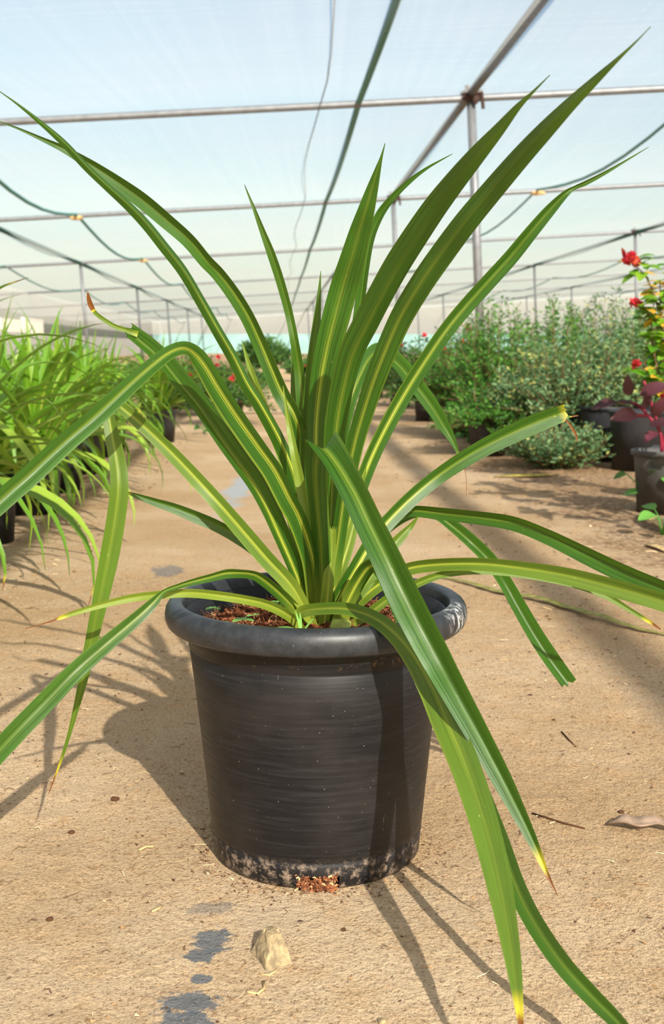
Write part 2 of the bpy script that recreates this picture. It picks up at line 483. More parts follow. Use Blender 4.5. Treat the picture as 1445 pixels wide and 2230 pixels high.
def part_tube(name, pts, r, mat, parent, n=8):
    b = MB(); b.tube(pts, r, n); return link(name, b.me(name, mat), parent)
for d in BEAMS[1:]:
    part_tube('cross_pipe', [S(l, d, ROOF - 0.02) for l in (-12, -4.75, 2.1, 9.2, 16.3, 23.4, 32)], 0.036 * K, M['steel'], ceil)
for k, l in enumerate(ROWS[1:]):
    part_tube('ridge_pipe', [S(l, d, ROOF + (0.03 if l == 2.1 else -0.04)) for d in BEAMS], (0.045 if l == 2.1 else 0.05) * K, M['steel_dark'] if l == 2.1 else M['seam_dark'], ceil)
def saggy(lat, w, r, mat, name, z=0.0, drift=0.0):
    pts = []
    for a, b in zip(BEAMS, BEAMS[1:]):
        for i in range(8):
            t = i / 8; d = a + (b - a) * t
            pts.append(S(lat + drift * math.sin(d * 0.7), d, ROOF + z - w * math.sin(math.pi * t)))
    part_tube(name, pts, r * K, mat, ceil, 6)
saggy(0.97, 0.07, 0.032, M['rope'], 'net_seam')
saggy(0.55, 0.08, 0.006, M['wire'], 'guy_wire', drift=0.05)
saggy(-3.2, 0.28, 0.026, M['rope'], 'net_seam')
saggy(4.55, 0.25, 0.020, M['rope'], 'net_seam')
saggy(-6.6, 0.30, 0.022, M['rope'], 'net_seam')
saggy(12.5, 0.25, 0.022, M['rope'], 'net_seam')
def lumpy(name, c, rx, ry, rz, mat, parent=None, seed=0, sub=2):
    bm = bmesh.new(); bmesh.ops.create_icosphere(bm, subdivisions=sub, radius=1)
    for v in bm.verts:
        k = 1 + 0.35 * noise.noise(v.co * 1.8 + Vector((seed, 0, 0)))
        v.co = Vector((v.co.x * rx * k, v.co.y * ry * k, v.co.z * rz * k))
    me = bpy.data.meshes.new(name); bm.to_mesh(me); bm.free(); me.materials.append(mat)
    return link(name, me, parent, c)
for k, (l, d) in enumerate(((-3.2, 20.6), (4.55, 20.6), (-3.2, 30.5), (4.55, 30.5), (12.5, 30.5))):
    o = lumpy('cord_tie', S(l, d, ROOF - 0.05), 0.13 * K, 0.06 * K, 0.045 * K, M['tie'], ceil, k)
for k, (l, d) in enumerate(((2.1, 12.4), (2.1, 20.6), (-4.75, 20.6), (9.2, 30.5))):
    b = MB(); c = S(l, d, ROOF)
    b.box(c, (0.085, 0.07, 0.05), 0.3); b.tube([c + Vector((0.05, -0.08, -0.09)), c + Vector((-0.06, -0.08, 0.09))], 0.02, 6)
    b.tube([c + Vector((0.10, -0.05, 0.03)), c + Vector((0.12, -0.05, -0.13))], 0.018, 6); b.tube([c + Vector((-0.09, -0.06, -0.02)), c + Vector((0.11, -0.06, 0.04))], 0.018, 6)
    b.V = [c + (v - c) * K for v in b.V]
    link('pipe_clamp', b.me('pipe_clamp', M['rust'], False), ceil)

def post(l, d, r, mat, label, grp=None):
    top = S(l, d, ROOF - 0.03)
    up = S(l, d, 1.0) - S(l, d, 0.0)
    base = top - up * (top.z / up.z)
    e = empty('steel_post', base)
    b = MB(); b.tube([Vector((0, 0, -0.01)), (top - base) * 0.5, top - base], r, 10)
    link('pipe', b.me('pipe', mat), e)
    b = MB(); b.lathe([(0, 0.0), (r * 2.4, 0.0), (r * 2.4, 0.02), (r * 1.05, 0.03)], 12)
    link('foot', b.me('foot', mat, False), e)
    tag(e, label, 'post', grp)
names = {(2.1, 12.4): 'tall grey steel post, nearest one, standing behind the right-hand leaves',
         (2.1, 20.6): 'grey steel post second in line behind the nearest tall post',
         (2.1, 30.5): 'thin grey post third in line down the middle row',
         (-4.75, 20.6): 'grey steel post nearest the left edge above the strap-leaf rows',
         (-4.75, 30.5): 'grey steel post second from the left edge, farther along the row',
         (-4.75, 42.5): 'thin grey post third from the left edge, farther along the row',
         (9.2, 30.5): 'grey steel post rising behind the shrubs beside the red bougainvillea flower',
         (9.2, 42.5): 'thin grey steel post above the feathery green shrub on the right'}
for d in BEAMS[2:]:
    for l in ROWS[1:-1]:
        if l > 10 and d < 40: continue
        lab = names.get((l, d))
        post(l, d, (0.046 if d < 13 else 0.04) * K, M['steel'] if d < 35 else M['steel_dark'], lab or 'thin far grey post in the hazy distance of the shade house', None if lab else 'far posts')
for k, d in enumerate((15.5, 18.5, 21.8, 25.2, 29, 34)):
    top = S(-8.4, d, 1.6); e = Vector((top.x, top.y, 0))
    b = MB(); b.tube([e, top], 0.03 * K, 8)
    tag(link('fence_post', b.me('fence_post', M['rustpost'])), '%s rusty post from the left edge along the grey side fabric' % ORD[k], 'post', 'rusty posts along the left fabric')

# side and end walls
def wall(name, P, z0, z1, mat, label, parent=None):
    V = []; F = []
    n = len(P)
    for i, (l, d) in enumerate(P):
        for j in range(5):
            za, zb = [0.0 if q == 0 else CAM.z + (q - CAM.z) * K for q in (z0, z1)]
            z = za + (zb - za) * j / 4
            p = S(l, d, ROOF); up = S(l, d, 1) - S(l, d, 0)
            q = p - up * ((p.z - z) / up.z) if z1 < 2.4 else (p - up * ((p.z - za) / up.z)).lerp(S(l, d, z1), j / 4)
            V.append(q + LV * 0.04 * noise.noise((d * 0.8, z * 2, l)))
    for i in range(n - 1):
        for j in range(4): F.append((i * 5 + j, (i + 1) * 5 + j, (i + 1) * 5 + j + 1, i * 5 + j + 1))
    o = link(name, mesh(name, V, F, mat), parent)
    if label: tag(o, label, kind='structure')
    return o
PL = [(-8.5, d) for d in range(4, 91, 2)]
wl = wall('wall_left', PL, 0.0, 1.12, M['fabric'], 'grey fabric side wall behind the left rows of plants')
wall('upper_net', PL, 1.5, 3.03, M['sidenet'], None, wl)
PR = [(31.5, d) for d in range(4, 91, 2)]
wr = wall('wall_right', PR, 0.0, 1.15, M['fabric'], 'pale side wall far behind the shrubs on the right')
wall('upper_net', PR, 1.6, 3.03, M['sidenet'], None, wr)
PB = [(l, 88.5) for l in range(-9, 32)]
wb = wall('wall_back', PB, 0.0, 1.6, M['teal'], 'hazy teal netting wall at the far end of the path')
wall('upper_net', PB, 1.6, 3.03, M['sidenet'], None, wb)

b = MB()  # added pale wall, invented to catch sun and brighten the gap at left
for k in range(12):
    p0, p1 = [CAM + (LV * -15.0 + DV * q) * K for q in (6 + 6 * k, 11.9 + 6 * k)]
    c = (p0 + p1) / 2; h_ = 1.35 + .12 * (k % 3)
    b.box((c.x, c.y, h_), (.12, (p1 - p0).length / 2, h_), YAW)
tag(link('wall_added_bright', b.me('wall_added_bright', plain('pale_added_wall', srgb(236, 230, 214), .9, .1, var=.06, scale=.6), False)), 'added pale wall standing in for bright outdoors beyond the grey fabric gap', kind='structure')

# ------------------------------------------------------------------ the main potted plant
plant = empty('potted_plant', (0, 0, 0))
tag(plant, 'large variegated strap-leaved plant in a black plastic pot on the sandy path', 'potted plant')
RIMZ = 0.306
NS = 144
prof = [(0.0, 0.004), (0.118, 0.004), (0.1245, 0.001), (0.1265, 0.004), (0.1275, 0.016), (0.129, 0.030), (0.1278, 0.0315), (0.1292, 0.034), (0.1345, 0.09), (0.1405, 0.15), (0.147, 0.21), (0.1525, 0.256),
        (0.1515, 0.2575), (0.1535, 0.260), (0.1553, 0.276), (0.1562, 0.290), (0.157, 0.300), (0.1555, 0.300), (0.1515, 0.262), (0.140, 0.16), (0.125, 0.02)]
front = int(NS * 0.75)
def notch(i, k):
    return 1 <= i <= 3 and (front - 3) <= k <= (front + 4)
b = MB(); b.lathe(prof, NS, skip=notch)
pot = link('pot', b.me('pot', M['pot']), plant)
# rolled rim
rp = [(0.1562, 0.289), (0.1572, 0.2845), (0.160, 0.2825), (0.168, 0.2812), (0.174, 0.2825), (0.1785, 0.2865), (0.1806, 0.2925), (0.181, 0.299), (0.1798, 0.3055), (0.1768, 0.3105), (0.1725, 0.3135), (0.168, 0.3142),
      (0.1635, 0.3136), (0.1608, 0.3118), (0.1592, 0.3085), (0.1578, 0.300), (0.156, 0.292)]
b = MB(); b.lathe(rp, NS)
tag(link('rim', b.me('rim', M['rim']), pot), 'thick rolled black rim with a pale scuff')
# fibrous plug in the drain slot
b = MB()
for k in range(320):
    a = R(270 + random.uniform(-9, 11)); r = random.uniform(0.116, 0.131)
    p = Vector((r * math.cos(a), r * math.sin(a), random.uniform(0.001, 0.017 if r < .128 else 0.008)))
    q = p + Vector((random.uniform(-.006, .006), random.uniform(-.006, .003), random.uniform(-.004, .006)))
    q.z = max(q.z, 0.001)
    b.tube([p, (p + q) / 2 + Vector((0.001, 0, 0.001)), q], 0.0006 + random.random() * 0.0008, 4, True, random.random())
tag(link('root_plug', b.me('root_plug', M['fibre'], False, True), plant), 'brown root fibre in the drain slot', kind='stuff')
# soil
SZ = 0.284
def soilz(x, y):
    r = math.hypot(x, y)
    return SZ + 0.010 * math.exp(-(r / 0.05) ** 2) + 0.006 * noise.noise((x * 28, y * 28, 1)) + 0.007 * noise.noise((x * 75, y * 75, 2)) + 0.004 * noise.noise((x * 160, y * 160, 5)) - 0.010 * max(0, (r - 0.12) / 0.03)
V = [(0, 0, soilz(0, 0))]; F = []
rings_, seg = 34, 96
for i in range(1, rings_ + 1):
    r = 0.1505 * i / rings_
    for k in range(seg):
        q = 2 * math.pi * k / seg
        V.append((r * math.cos(q), r * math.sin(q), soilz(r * math.cos(q), r * math.sin(q))))
for k in range(seg): F.append((0, 1 + k, 1 + (k + 1) % seg))
for i in range(rings_ - 1):
    for k in range(seg):
        a = 1 + i * seg; c = a + seg
        F.append((a + k, c + k, c + (k + 1) % seg, a + (k + 1) % seg))
soil = link('soil', mesh('soil', V, F, M['soil']), plant)
b = MB()
for k in range(2600):
    q = random.uniform(0, 2 * math.pi); r = 0.148 * math.sqrt(random.random())
    p = Vector((r * math.cos(q), r * math.sin(q), 0)); p.z = soilz(p.x, p.y) + 0.0005
    if random.random() < 0.55:
        L = random.uniform(0.002, 0.012); d = Vector((random.uniform(-1, 1), random.uniform(-1, 1), random.uniform(-.2, .9))).normalized() * L
        b.tube([p, p + d * .5 + Vector((random.uniform(-.001, .001), 0, 0.001)), p + d], 0.0003 + random.random() * 0.0004, 3, False, random.random())
    else:
        s_ = random.uniform(0.0012, 0.0042)
        vs_ = [p + Vector((random.uniform(-s_, s_), random.uniform(-s_, s_), random.uniform(-s_ * .3, s_))) for _ in range(4)]
        b.add(vs_, [(0, 1, 2), (0, 2, 3), (0, 3, 1), (1, 3, 2)], random.random() * 0.7)
tag(link('soil_fibres', b.me('soil_fibres', M['fibre'], False, True), soil), 'reddish brown coco fibre on the soil', kind='stuff')

# ---- leaf blade through control points: (pixel x, pixel y, depth from the pot's axis, apparent width)
def blade(name, pts, tilt=0.0, fold=22.0, stripe=1.0, brown=2.0, tone=0.2, ref=None, cut=False, sub=7, mat=None, parent=None, label=None, wav=0.0, shift=0.0, lat2=None):
    P = [at(x, y, d) for x, y, d, w in pts]
    n = len(P)
    ref = ref if ref is not None else max(range(n), key=lambda i: pts[i][3])
    if not isinstance(tilt, (list, tuple)): tilt = [tilt] * n
    lat = []; hw = []
    for i in range(n):
        t = (P[min(i + 1, n - 1)] - P[max(i - 1, 0)]).normalized()
        v = (CAM - P[i]).normalized()
        l = t.cross(v)
        l = l.normalized() if l.length > 0.05 else (lat[-1].copy() if lat else Vector((1, 0, 0)))
        nr = l.cross(t).normalized()
        if nr.dot(v) < 0: nr = -nr
        a = R(tilt[i])
        l = (l * math.cos(a) + nr * math.sin(a)).normalized()
        if lat2 and i in lat2: l = Vector((lat2[i][0], 0, -lat2[i][1])).normalized()
        if lat and lat[-1].dot(l) < 0: l = -l
        lat.append(l)
        depth = (P[i] - CAM).dot(Vector((0, cp, -sp)))
        hw.append(pts[i][3] * depth / FPX / 2 / max(0.35, math.cos(a)))
    t = (P[min(ref + 1, n - 1)] - P[max(ref - 1, 0)]).normalized()
    sgn = 1 if lat[ref].cross(t).dot(CAM - P[ref]) > 0 else -1
    C = catmull(P, sub); Lx = catmull(lat, sub)
    H = [h.x for h in catmull([Vector((h, 0, 0)) for h in hw], sub)]
    # arc length
    s_ = [0.0]
    for i in range(1, len(C)): s_.append(s_[-1] + (C[i] - C[i - 1]).length)
    V = []; F = []; UV = []
    U = (-1, -0.8, -0.5, -0.2, 0, 0.2, 0.5, 0.8, 1)
    tf = math.tan(R(abs(fold))) * (1 if fold > 0 else -1)
    m = len(U)
    for i, c in enumerate(C):
        t = (C[min(i + 1, len(C) - 1)] - C[max(i - 1, 0)]).normalized()
        l = (Lx[i] - t * Lx[i].dot(t)).normalized()
        nr = l.cross(t) * sgn
        h = max(0.0003, H[i])
        for j, u in enumerate(U):
            prof_ = (math.sqrt(u * u + 0.012) - 0.11) * tf - 0.16 * u * u * tf * abs(u)
            wv = wav * h * math.sin(s_[i] * 55 + (1.7 if u > 0 else 0)) * abs(u) ** 2
            V.append(c + l * (u * h) + nr * (prof_ * h - 0.35 * tf * h + wv))
            UV.append((0.5 + u * 0.5, s_[i] / s_[-1]))
    for i in range(len(C) - 1):
        for j in range(m - 1):
            F.append((i * m + j, i * m + j + 1, (i + 1) * m + j + 1, (i + 1) * m + j))
    if cut:      # torn end
        for j in range(m):
            k = (len(C) - 1) * m + j
            dv = (C[-1] - C[-2]).normalized()
            V[k] = V[k] + dv * random.uniform(-0.004, 0.004)
    N = len(V)
    me = mesh(name, V, F, mat or M['leaf'], True, UV, {'stripe': [stripe] * N, 'brown': [brown] * N, 'tone': [tone] * N, 'shift': [shift] * N})
    o = link(name, me, parent or plant)
    if label: tag(o, label)
    return o

LEAVES = [
 # --- tall leaves to the upper left
 dict(pts=[(688,1362,0.020,26),(676,1260,0.031,28),(664,1160,0.033,30),(641,1044,0.023,30),(611,966,0.012,30),(568,886,-0.012,28),(537,837,-0.026,26),(509,781,-0.040,25),(475,722,-0.062,24),(440,660,-0.078,23),(400,592,-0.103,23),(360,540,-0.122,23),(320,490,-0.141,22),(280,448,-0.162,20),(240,412,-0.183,17),(190,365,-0.205,16),(140,312,-0.229,15),(90,268,-0.244,10),(40,228,-0.259,5),(-2,198,-0.266,2)], fold=-26, tilt=-18, stripe=.95, tone=.08),
 dict(pts=[(690,1360,.03,24),(684,1250,.05,28),(672,1100,.06,32),(655,960,.06,34),(640,905,.05,35),(613,857,.05,36),(589,802,.045,34),(566,747,.04,32),(540,691,.03,31),(509,640,.02,31),(475,595,.01,30),(447,566,.0,30),(410,522,-.01,31),(360,478,-.02,33),(310,436,-.03,34),(260,400,-.04,30),(200,360,-.05,23),(140,325,-.06,15),(90,302,-.06,9),(40,280,-.065,5),(-4,264,-.07,2)], fold=24, tilt=14, stripe=.75, tone=.18),
 # --- broken-tipped leaf and wide arching leaf on the left
 dict(pts=[(682,1365,-.01,26),(669,1310,-.015,32),(640,1233,-.03,36),(611,1166,-.04,38),(582,1102,-.05,40),(553,1050,-.055,42),(520,1004,-.06,43),(485,955,-.065,43),(437,885,-.07,42),(398,838,-.075,41),(365,796,-.08,38),(335,765,-.085,36),(305,740,-.09,34),(278,719,-.095,30)], fold=24, tilt=-22, stripe=.8, tone=.28, cut=True),
 dict(pts=[(300,728,-.092,13),(270,718,-.096,11),(250,711,-.10,10),(226,696,-.105,9),(208,682,-.11,9),(198,666,-.112,11),(193,650,-.114,9),(191,637,-.115,3)], fold=15, stripe=.3, brown=.74, tone=.6),
 dict(pts=[(690,1366,-.02,26),(685,1290,-.03,34),(676,1215,-.04,38),(650,1135,-.055,42),(626,1088,-.065,44),(594,1026,-.075,45),(558,975,-.085,45),(509,905,-.10,45),(471,846,-.115,44),(448,806,-.125,42),(425,775,-.135,38),(402,760,-.15,30),(372,768,-.165,30),(335,795,-.18,33),(280,843,-.20,37),(215,903,-.22,41),(140,967,-.24,44),(70,1032,-.26,46),(10,1085,-.275,46),(-60,1150,-.29,44),(-150,1250,-.30,30),(-220,1340,-.31,5)], fold=20, tilt=[18,18,18,18,18,15,12,8,0,-6,-14,-20,-18,-12,-6,0,0,0,0,0,0,0], stripe=1.0, tone=.15, ref=6),
 # --- yellow-lit leaf that kinks behind and hangs down
 dict(pts=[(684,1368,-.04,20),(660,1320,-.05,28),(630,1272,-.055,34),(580,1218,-.06,36),(530,1160,-.065,36),(480,1102,-.07,34),(430,1047,-.07,33),(370,984,-.075,31),(305,922,-.08,28),(262,886,-.085,24),(241,868,-.09,20),(234,885,-.095,22),(243,940,-.10,30),(256,1010,-.105,37),(259,1065,-.11,40),(252,1130,-.11,41),(239,1205,-.11,41),(226,1270,-.11,37),(212,1335,-.11,32),(198,1400,-.108,27),(184,1465,-.105,22),(170,1525,-.10,15),(153,1590,-.095,9),(138,1640,-.09,7),(124,1680,-.085,4),(106,1728,-.08,1.5)], fold=16, tilt=[0]*9+[-10,-20,-25,-12]+[6]*13, stripe=.6, tone=.55, brown=.965, ref=15),
 dict(pts=[(676,1366,.03,18),(655,1318,.04,24),(615,1255,.05,26),(560,1200,.055,26),(515,1168,.06,26),(470,1143,.06,26),(425,1124,.06,26),(380,1106,.06,22),(335,1092,.06,17),(300,1080,.06,11),(280,1073,.06,6),(258,1062,.06,3),(238,1050,.06,1)], fold=20, tilt=24, stripe=.5, tone=.35, brown=.93),
 dict(pts=[(672,1372,-.03,20),(649,1336,-.045,24),(624,1307,-.06,26),(595,1280,-.075,25),(566,1258,-.09,22),(545,1250,-.10,19),(516,1248,-.115,19),(490,1249,-.125,20),(455,1258,-.14,17),(415,1268,-.155,14),(380,1279,-.17,11),(356,1289,-.18,10),(333,1313,-.19,22),(299,1345,-.20,29),(232,1402,-.22,35),(166,1460,-.24,40),(100,1528,-.255,44),(33,1597,-.27,46),(-30,1665,-.28,45),(-110,1755,-.29,30),(-160,1830,-.295,4)], fold=16, tilt=[0,0,10,20,30,34,34,30,30,30,24,10,4,4,0,0,0,0,0,0,0], stripe=.55, tone=.38),
 dict(pts=[(665,1382,-.06,14),(645,1355,-.07,20),(615,1332,-.085,22),(575,1315,-.10,21),(530,1305,-.115,20),(470,1296,-.13,20),(410,1291,-.15,19),(345,1295,-.165,18),(285,1302,-.18,17),(225,1316,-.19,14),(180,1329,-.20,12),(137,1343,-.205,9),(115,1352,-.21,4),(85,1361,-.215,2.5),(55,1369,-.22,1.8)], fold=14, tilt=25, stripe=.6, tone=.8, brown=.90),
 # --- slim upright leaves in the middle
 dict(pts=[(690,1360,.05,18),(684,1250,.06,22),(676,1100,.07,26),(667,960,.07,28),(659,880,.06,27),(651,805,.06,22),(641,742,.05,19),(629,682,.05,18),(610,612,.04,19),(590,552,.03,18),(572,505,.025,13),(555,460,.02,8),(541,425,.02,4),(532,402,.015,1.2)], fold=18, tilt=10, stripe=.6, tone=.4),
 dict(pts=[(692,1355,.03,18),(676,1200,.04,22),(664,1050,.05,24),(665,950,.05,25),(672,860,.05,25),(679,790,.05,24),(686,730,.05,21),(690,690,.05,16),(694,645,.05,9),(698,590,.05,1.2)], fold=20, tilt=-12, stripe=.4, tone=.42),
 dict(pts=[(684,1350,.08,16),(668,1240,.09,18),(640,1110,.10,20),(618,1010,.10,21),(598,950,.10,22),(580,905,.10,22),(563,860,.10,20),(548,815,.10,15),(538,782,.10,9),(526,742,.10,1.2)], fold=18, tilt=0, stripe=.4, tone=.7),
 dict(pts=[(690,1350,.10,12),(672,1200,.11,14),(654,1060,.12,15),(644,960,.12,14),(639,880,.12,12),(637,810,.12,8),(634,742,.12,1.2)], fold=14, tilt=10, stripe=.3, tone=.3),
 dict(pts=[(692,1358,-.02,20),(684,1260,-.025,24),(672,1160,-.03,24),(655,1060,-.02,22),(640,985,-.02,18),(630,930,-.01,13),(622,880,-.01,7),(616,840,-.01,1.2)], fold=18, tilt=8, stripe=.2, tone=.78),
 dict(pts=[(688,1362,0,20),(672,1270,0,26),(652,1190,.0,26),(624,1100,.01,24),(600,1050,.02,20),(575,1000,.03,14),(555,968,.03,8),(535,935,.03,1.5)], fold=22, tilt=-20, stripe=.5, tone=.1),
 # --- broad central and right-hand upright leaves
 dict(pts=[(696,1362,.01,30),(698,1250,.02,34),(696,1130,.03,36),(690,1030,.035,38),(690,930,.035,42),(698,845,.03,48),(712,768,.02,55),(729,700,.01,60),(748,628,.0,60),(768,560,-.02,54),(783,505,-.035,46),(797,458,-.05,37),(810,412,-.06,26),(822,370,-.07,14),(830,342,-.075,6),(838,312,-.08,1.5)], fold=9, tilt=0, stripe=1.0, tone=.22),
 dict(pts=[(706,1360,-0.010,28),(710,1250,-0.010,32),(716,1130,-0.011,36),(722,1010,-0.022,40),(731,915,-0.040,46),(745,840,-0.060,50),(765,767,-0.086,54),(795,705,-0.114,56),(826,645,-0.144,56),(862,580,-0.175,57),(900,520,-0.207,56),(944,455,-0.241,53),(990,395,-0.277,47),(1038,337,-0.314,39),(1085,283,-0.353,27),(1125,235,-0.386,15),(1155,205,-0.411,7),(1197,163,-0.446,1.5)], fold=-12, tilt=0, stripe=.3, tone=.0),
 dict(pts=[(712,1362,-0.030,26),(722,1280,-0.031,30),(736,1180,-0.037,32),(752,1070,-0.050,34),(772,970,-0.068,38),(795,890,-0.088,42),(822,810,-0.114,46),(866,705,-0.148,50),(912,625,-0.184,52),(960,555,-0.215,53),(1012,485,-0.253,52),(1070,415,-0.287,49),(1130,345,-0.329,45),(1185,285,-0.365,39),(1240,228,-0.403,29),(1295,175,-0.443,19),(1345,128,-0.475,9),(1385,90,-0.509,4),(1416,58,-0.536,1.2)], fold=-14, tilt=6, stripe=.45, tone=.0),
 dict(pts=[(714,1366,.0,26),(730,1280,.02,30),(750,1180,.04,32),(775,1085,.05,32),(806,1000,.06,33),(842,925,.065,34),(884,850,.07,34),(925,785,.07,34),(968,722,.07,34),(1012,668,.07,34),(1060,615,.065,34),(1110,560,.06,33),(1155,505,.05,30),(1195,458,.045,25),(1228,424,.04,16),(1250,409,.04,9),(1275,398,.035,10),(1310,380,.03,8),(1350,357,.025,5),(1412,320,.02,1.2)], fold=26, tilt=-14, stripe=.9, tone=.3),
 dict(pts=[(704,1350,.08,16),(716,1200,.09,18),(738,1000,.10,20),(762,820,.10,22),(780,690,.10,22),(793,590,.09,21),(806,520,.085,20),(826,470,.08,19),(852,434,.07,15),(888,398,.06,11),(930,366,.05,6),(985,335,.04,1.2)], fold=20, tilt=15, stripe=.3, tone=.3),
 # --- back arching leaf at the right
 dict(pts=[(706,1356,.09,22),(716,1240,.10,26),(728,1080,.12,28),(742,960,.13,28),(762,870,.14,30),(786,810,.16,30),(806,775,.18,30),(830,764,.20,30),(868,792,.215,34),(905,838,.225,34),(940,885,.23,32),(968,930,.235,24),(986,962,.235,14),(1000,995,.235,5),(1013,1030,.235,1.4),(1015,1080,.235,1)], fold=16, tilt=[0,0,0,0,0,8,20,30,24,14,10,10,10,10,0,0], stripe=.7, tone=.15, brown=.93),
 # --- right-hand leaf with torn end, and the arching ones
 dict(pts=[(708,1372,-.03,26),(735,1310,-.035,36),(775,1240,-.03,38),(815,1172,-.02,36),(850,1130,-.01,34),(895,1085,.0,34),(945,1043,.01,34),(1000,1005,.01,36),(1060,970,.01,39),(1120,941,.01,42),(1175,917,.01,42),(1228,898,.01,36)], fold=18, tilt=-16, stripe=1.0, tone=.3, cut=True, brown=1.015),
 dict(pts=[(1205,906,.012,5),(1232,908,.012,4),(1258,905,.012,2.5)], fold=10, stripe=.4, tone=.6, brown=.72),
 dict(pts=[(1222,905,.014,4),(1240,925,.014,5),(1252,945,.014,6),(1257,962,.014,1.5)], fold=10, stripe=0, tone=.6, brown=.05),
 dict(pts=[(716,1366,.04,22),(752,1290,.06,28),(790,1215,.07,28),(830,1152,.07,26),(862,1122,.06,22),(900,1112,.05,24),(960,1117,.03,27),(1040,1126,.0,29),(1120,1139,-.03,31),(1190,1166,-.06,33),(1270,1205,-.09,36),(1350,1243,-.12,39),(1430,1278,-.15,41),(1520,1315,-.18,38),(1640,1370,-.21,4)], fold=24, tilt=-20, stripe=.25, tone=.2, wav=.05),
 dict(pts=[(712,1362,.07,20),(750,1280,.09,24),(800,1200,.11,24),(840,1155,.12,22),(880,1128,.125,20),(915,1117,.13,20),(950,1122,.13,22),(985,1146,.13,26),(1025,1180,.13,29),(1065,1220,.12,30),(1098,1268,.12,30),(1130,1325,.11,33),(1165,1385,.10,35),(1200,1438,.09,36),(1238,1490,.08,34)], fold=24, tilt=14, stripe=.25, tone=.22, cut=True),
 dict(pts=[(716,1378,-.02,20),(752,1340,-.02,25),(800,1292,-.025,27),(845,1260,-.03,28),(885,1240,-.04,28),(925,1232,-.05,28),(990,1228,-.07,28),(1060,1229,-.09,29),(1140,1238,-.11,32),(1230,1253,-.13,37),(1320,1275,-.15,40),(1410,1300,-.17,40),(1500,1330,-.19,36),(1620,1380,-.22,4)], fold=18, tilt=-16, stripe=.8, tone=.6),
 dict(pts=[(722,1384,-.03,16),(790,1345,-.04,21),(850,1300,-.045,20),(905,1272,-.05,18),(960,1252,-.055,16),(1030,1243,-.06,16),(1110,1246,-.06,18),(1190,1258,-.06,19),(1260,1274,-.06,18),(1320,1298,-.06,15),(1370,1328,-.06,11),(1410,1352,-.06,8),(1438,1371,-.06,3)], fold=16, tilt=-10, stripe=.3, tone=.6, brown=.965),
 # --- front leaves that spill over the rim
 dict(pts=[(694,1372,-.03,32),(702,1300,-.035,36),(701,1200,-.05,38),(694,1110,-.065,42),(689,1035,-.08,48),(694,985,-.09,62),(704,966,-.105,68),(735,1005,-.13,60),(772,1070,-.155,60),(805,1140,-.175,62),(842,1215,-.195,66),(880,1295,-.21,70),(918,1370,-.225,70),(955,1440,-.235,66),(990,1505,-.25,60),(1042,1600,-.27,52),(1095,1700,-.29,44),(1140,1790,-.308,30),(1167,1848,-.318,20),(1187,1895,-.325,11),(1200,1922,-.328,5),(1214,1952,-.33,1.5)], fold=24, tilt=[0,0,0,0,0,0,0,-6,-10]+[-10]*13, stripe=.28, tone=.12, brown=.963, ref=12, lat2={3:(1,0),4:(1,0),5:(1,-.15),6:(1,-.25),7:(.95,-.35)}),
 dict(pts=[(655,1384,-.06,14),(645,1352,-.07,20),(658,1333,-.08,26),(700,1326,-.10,26),(755,1327,-.125,28),(812,1346,-.15,33),(862,1384,-.175,40),(905,1438,-.20,50),(942,1505,-.215,60),(972,1575,-.25,66),(1000,1640,-.28,66),(1028,1715,-.315,65),(1055,1800,-.355,63),(1080,1900,-.40,59),(1100,2000,-.44,48),(1117,2100,-.48,35),(1130,2200,-.515,18),(1136,2255,-.53,8),(1141,2300,-.54,1.5)], fold=15, tilt=8, stripe=.4, tone=.55, brown=.95),
 dict(pts=[(726,1374,-.04,26),(752,1316,-.05,34),(778,1266,-.06,34),(802,1234,-.075,32),(824,1236,-.095,32),(848,1275,-.115,34),(880,1345,-.14,38),(912,1420,-.17,40),(950,1510,-.20,42),(1000,1620,-.235,42),(1048,1730,-.275,42),(1090,1835,-.315,42),(1125,1930,-.355,42),(1165,2010,-.39,42),(1225,2098,-.43,42),(1290,2170,-.457,40),(1345,2225,-.48,34),(1400,2290,-.51,20),(1440,2350,-.53,2)], fold=14, tilt=-22, stripe=.9, tone=.1, ref=12),
 # --- short inner leaves round the crown
 dict(pts=[(700,1374,-.03,20),(718,1310,-.035,26),(738,1250,-.03,26),(760,1180,-.02,24),(775,1120,-.01,18),(788,1060,.0,9),(798,1010,.0,1.5)], fold=18, tilt=-10, stripe=1.0, tone=.65),
 dict(pts=[(702,1376,-.04,20),(710,1310,-.045,26),(716,1250,-.045,24),(722,1195,-.04,18),(725,1150,-.04,14)], fold=16, tilt=0, stripe=.8, tone=.75, cut=True),
 dict(pts=[(716,1378,-.03,18),(745,1330,-.035,28),(790,1275,-.03,32),(830,1220,-.02,30),(862,1180,-.01,24),(890,1150,.0,14),(910,1125,.0,3)], fold=20, tilt=-14, stripe=.8, tone=.6),
 dict(pts=[(694,1366,.0,22),(690,1290,.0,26),(684,1200,.01,26),(678,1120,.02,22),(672,1050,.02,15),(664,990,.02,2)], fold=18, tilt=10, stripe=.6, tone=.12),
]
rs = random.Random(12)
for k, L in enumerate(LEAVES):
    L['fold'] = max(-46, min(47, L['fold'] * 1.95)); L['shift'] = rs.uniform(-.07, .07)
    blade('leaf', **L)
# cut crown stub
b = MB()
c0 = at(738, 1384, -.055)
b.tube([c0 + Vector((0, 0, -.012)), c0 + Vector((.001, 0, .006)), c0 + Vector((.003, -.001, .018))], [.015, .014, .011], 10)
link('crown_stub', b.me('crown_stub', plain('pale_stub', srgb(158, 168, 84), 0.6, var=.3, scale=90)), plant)

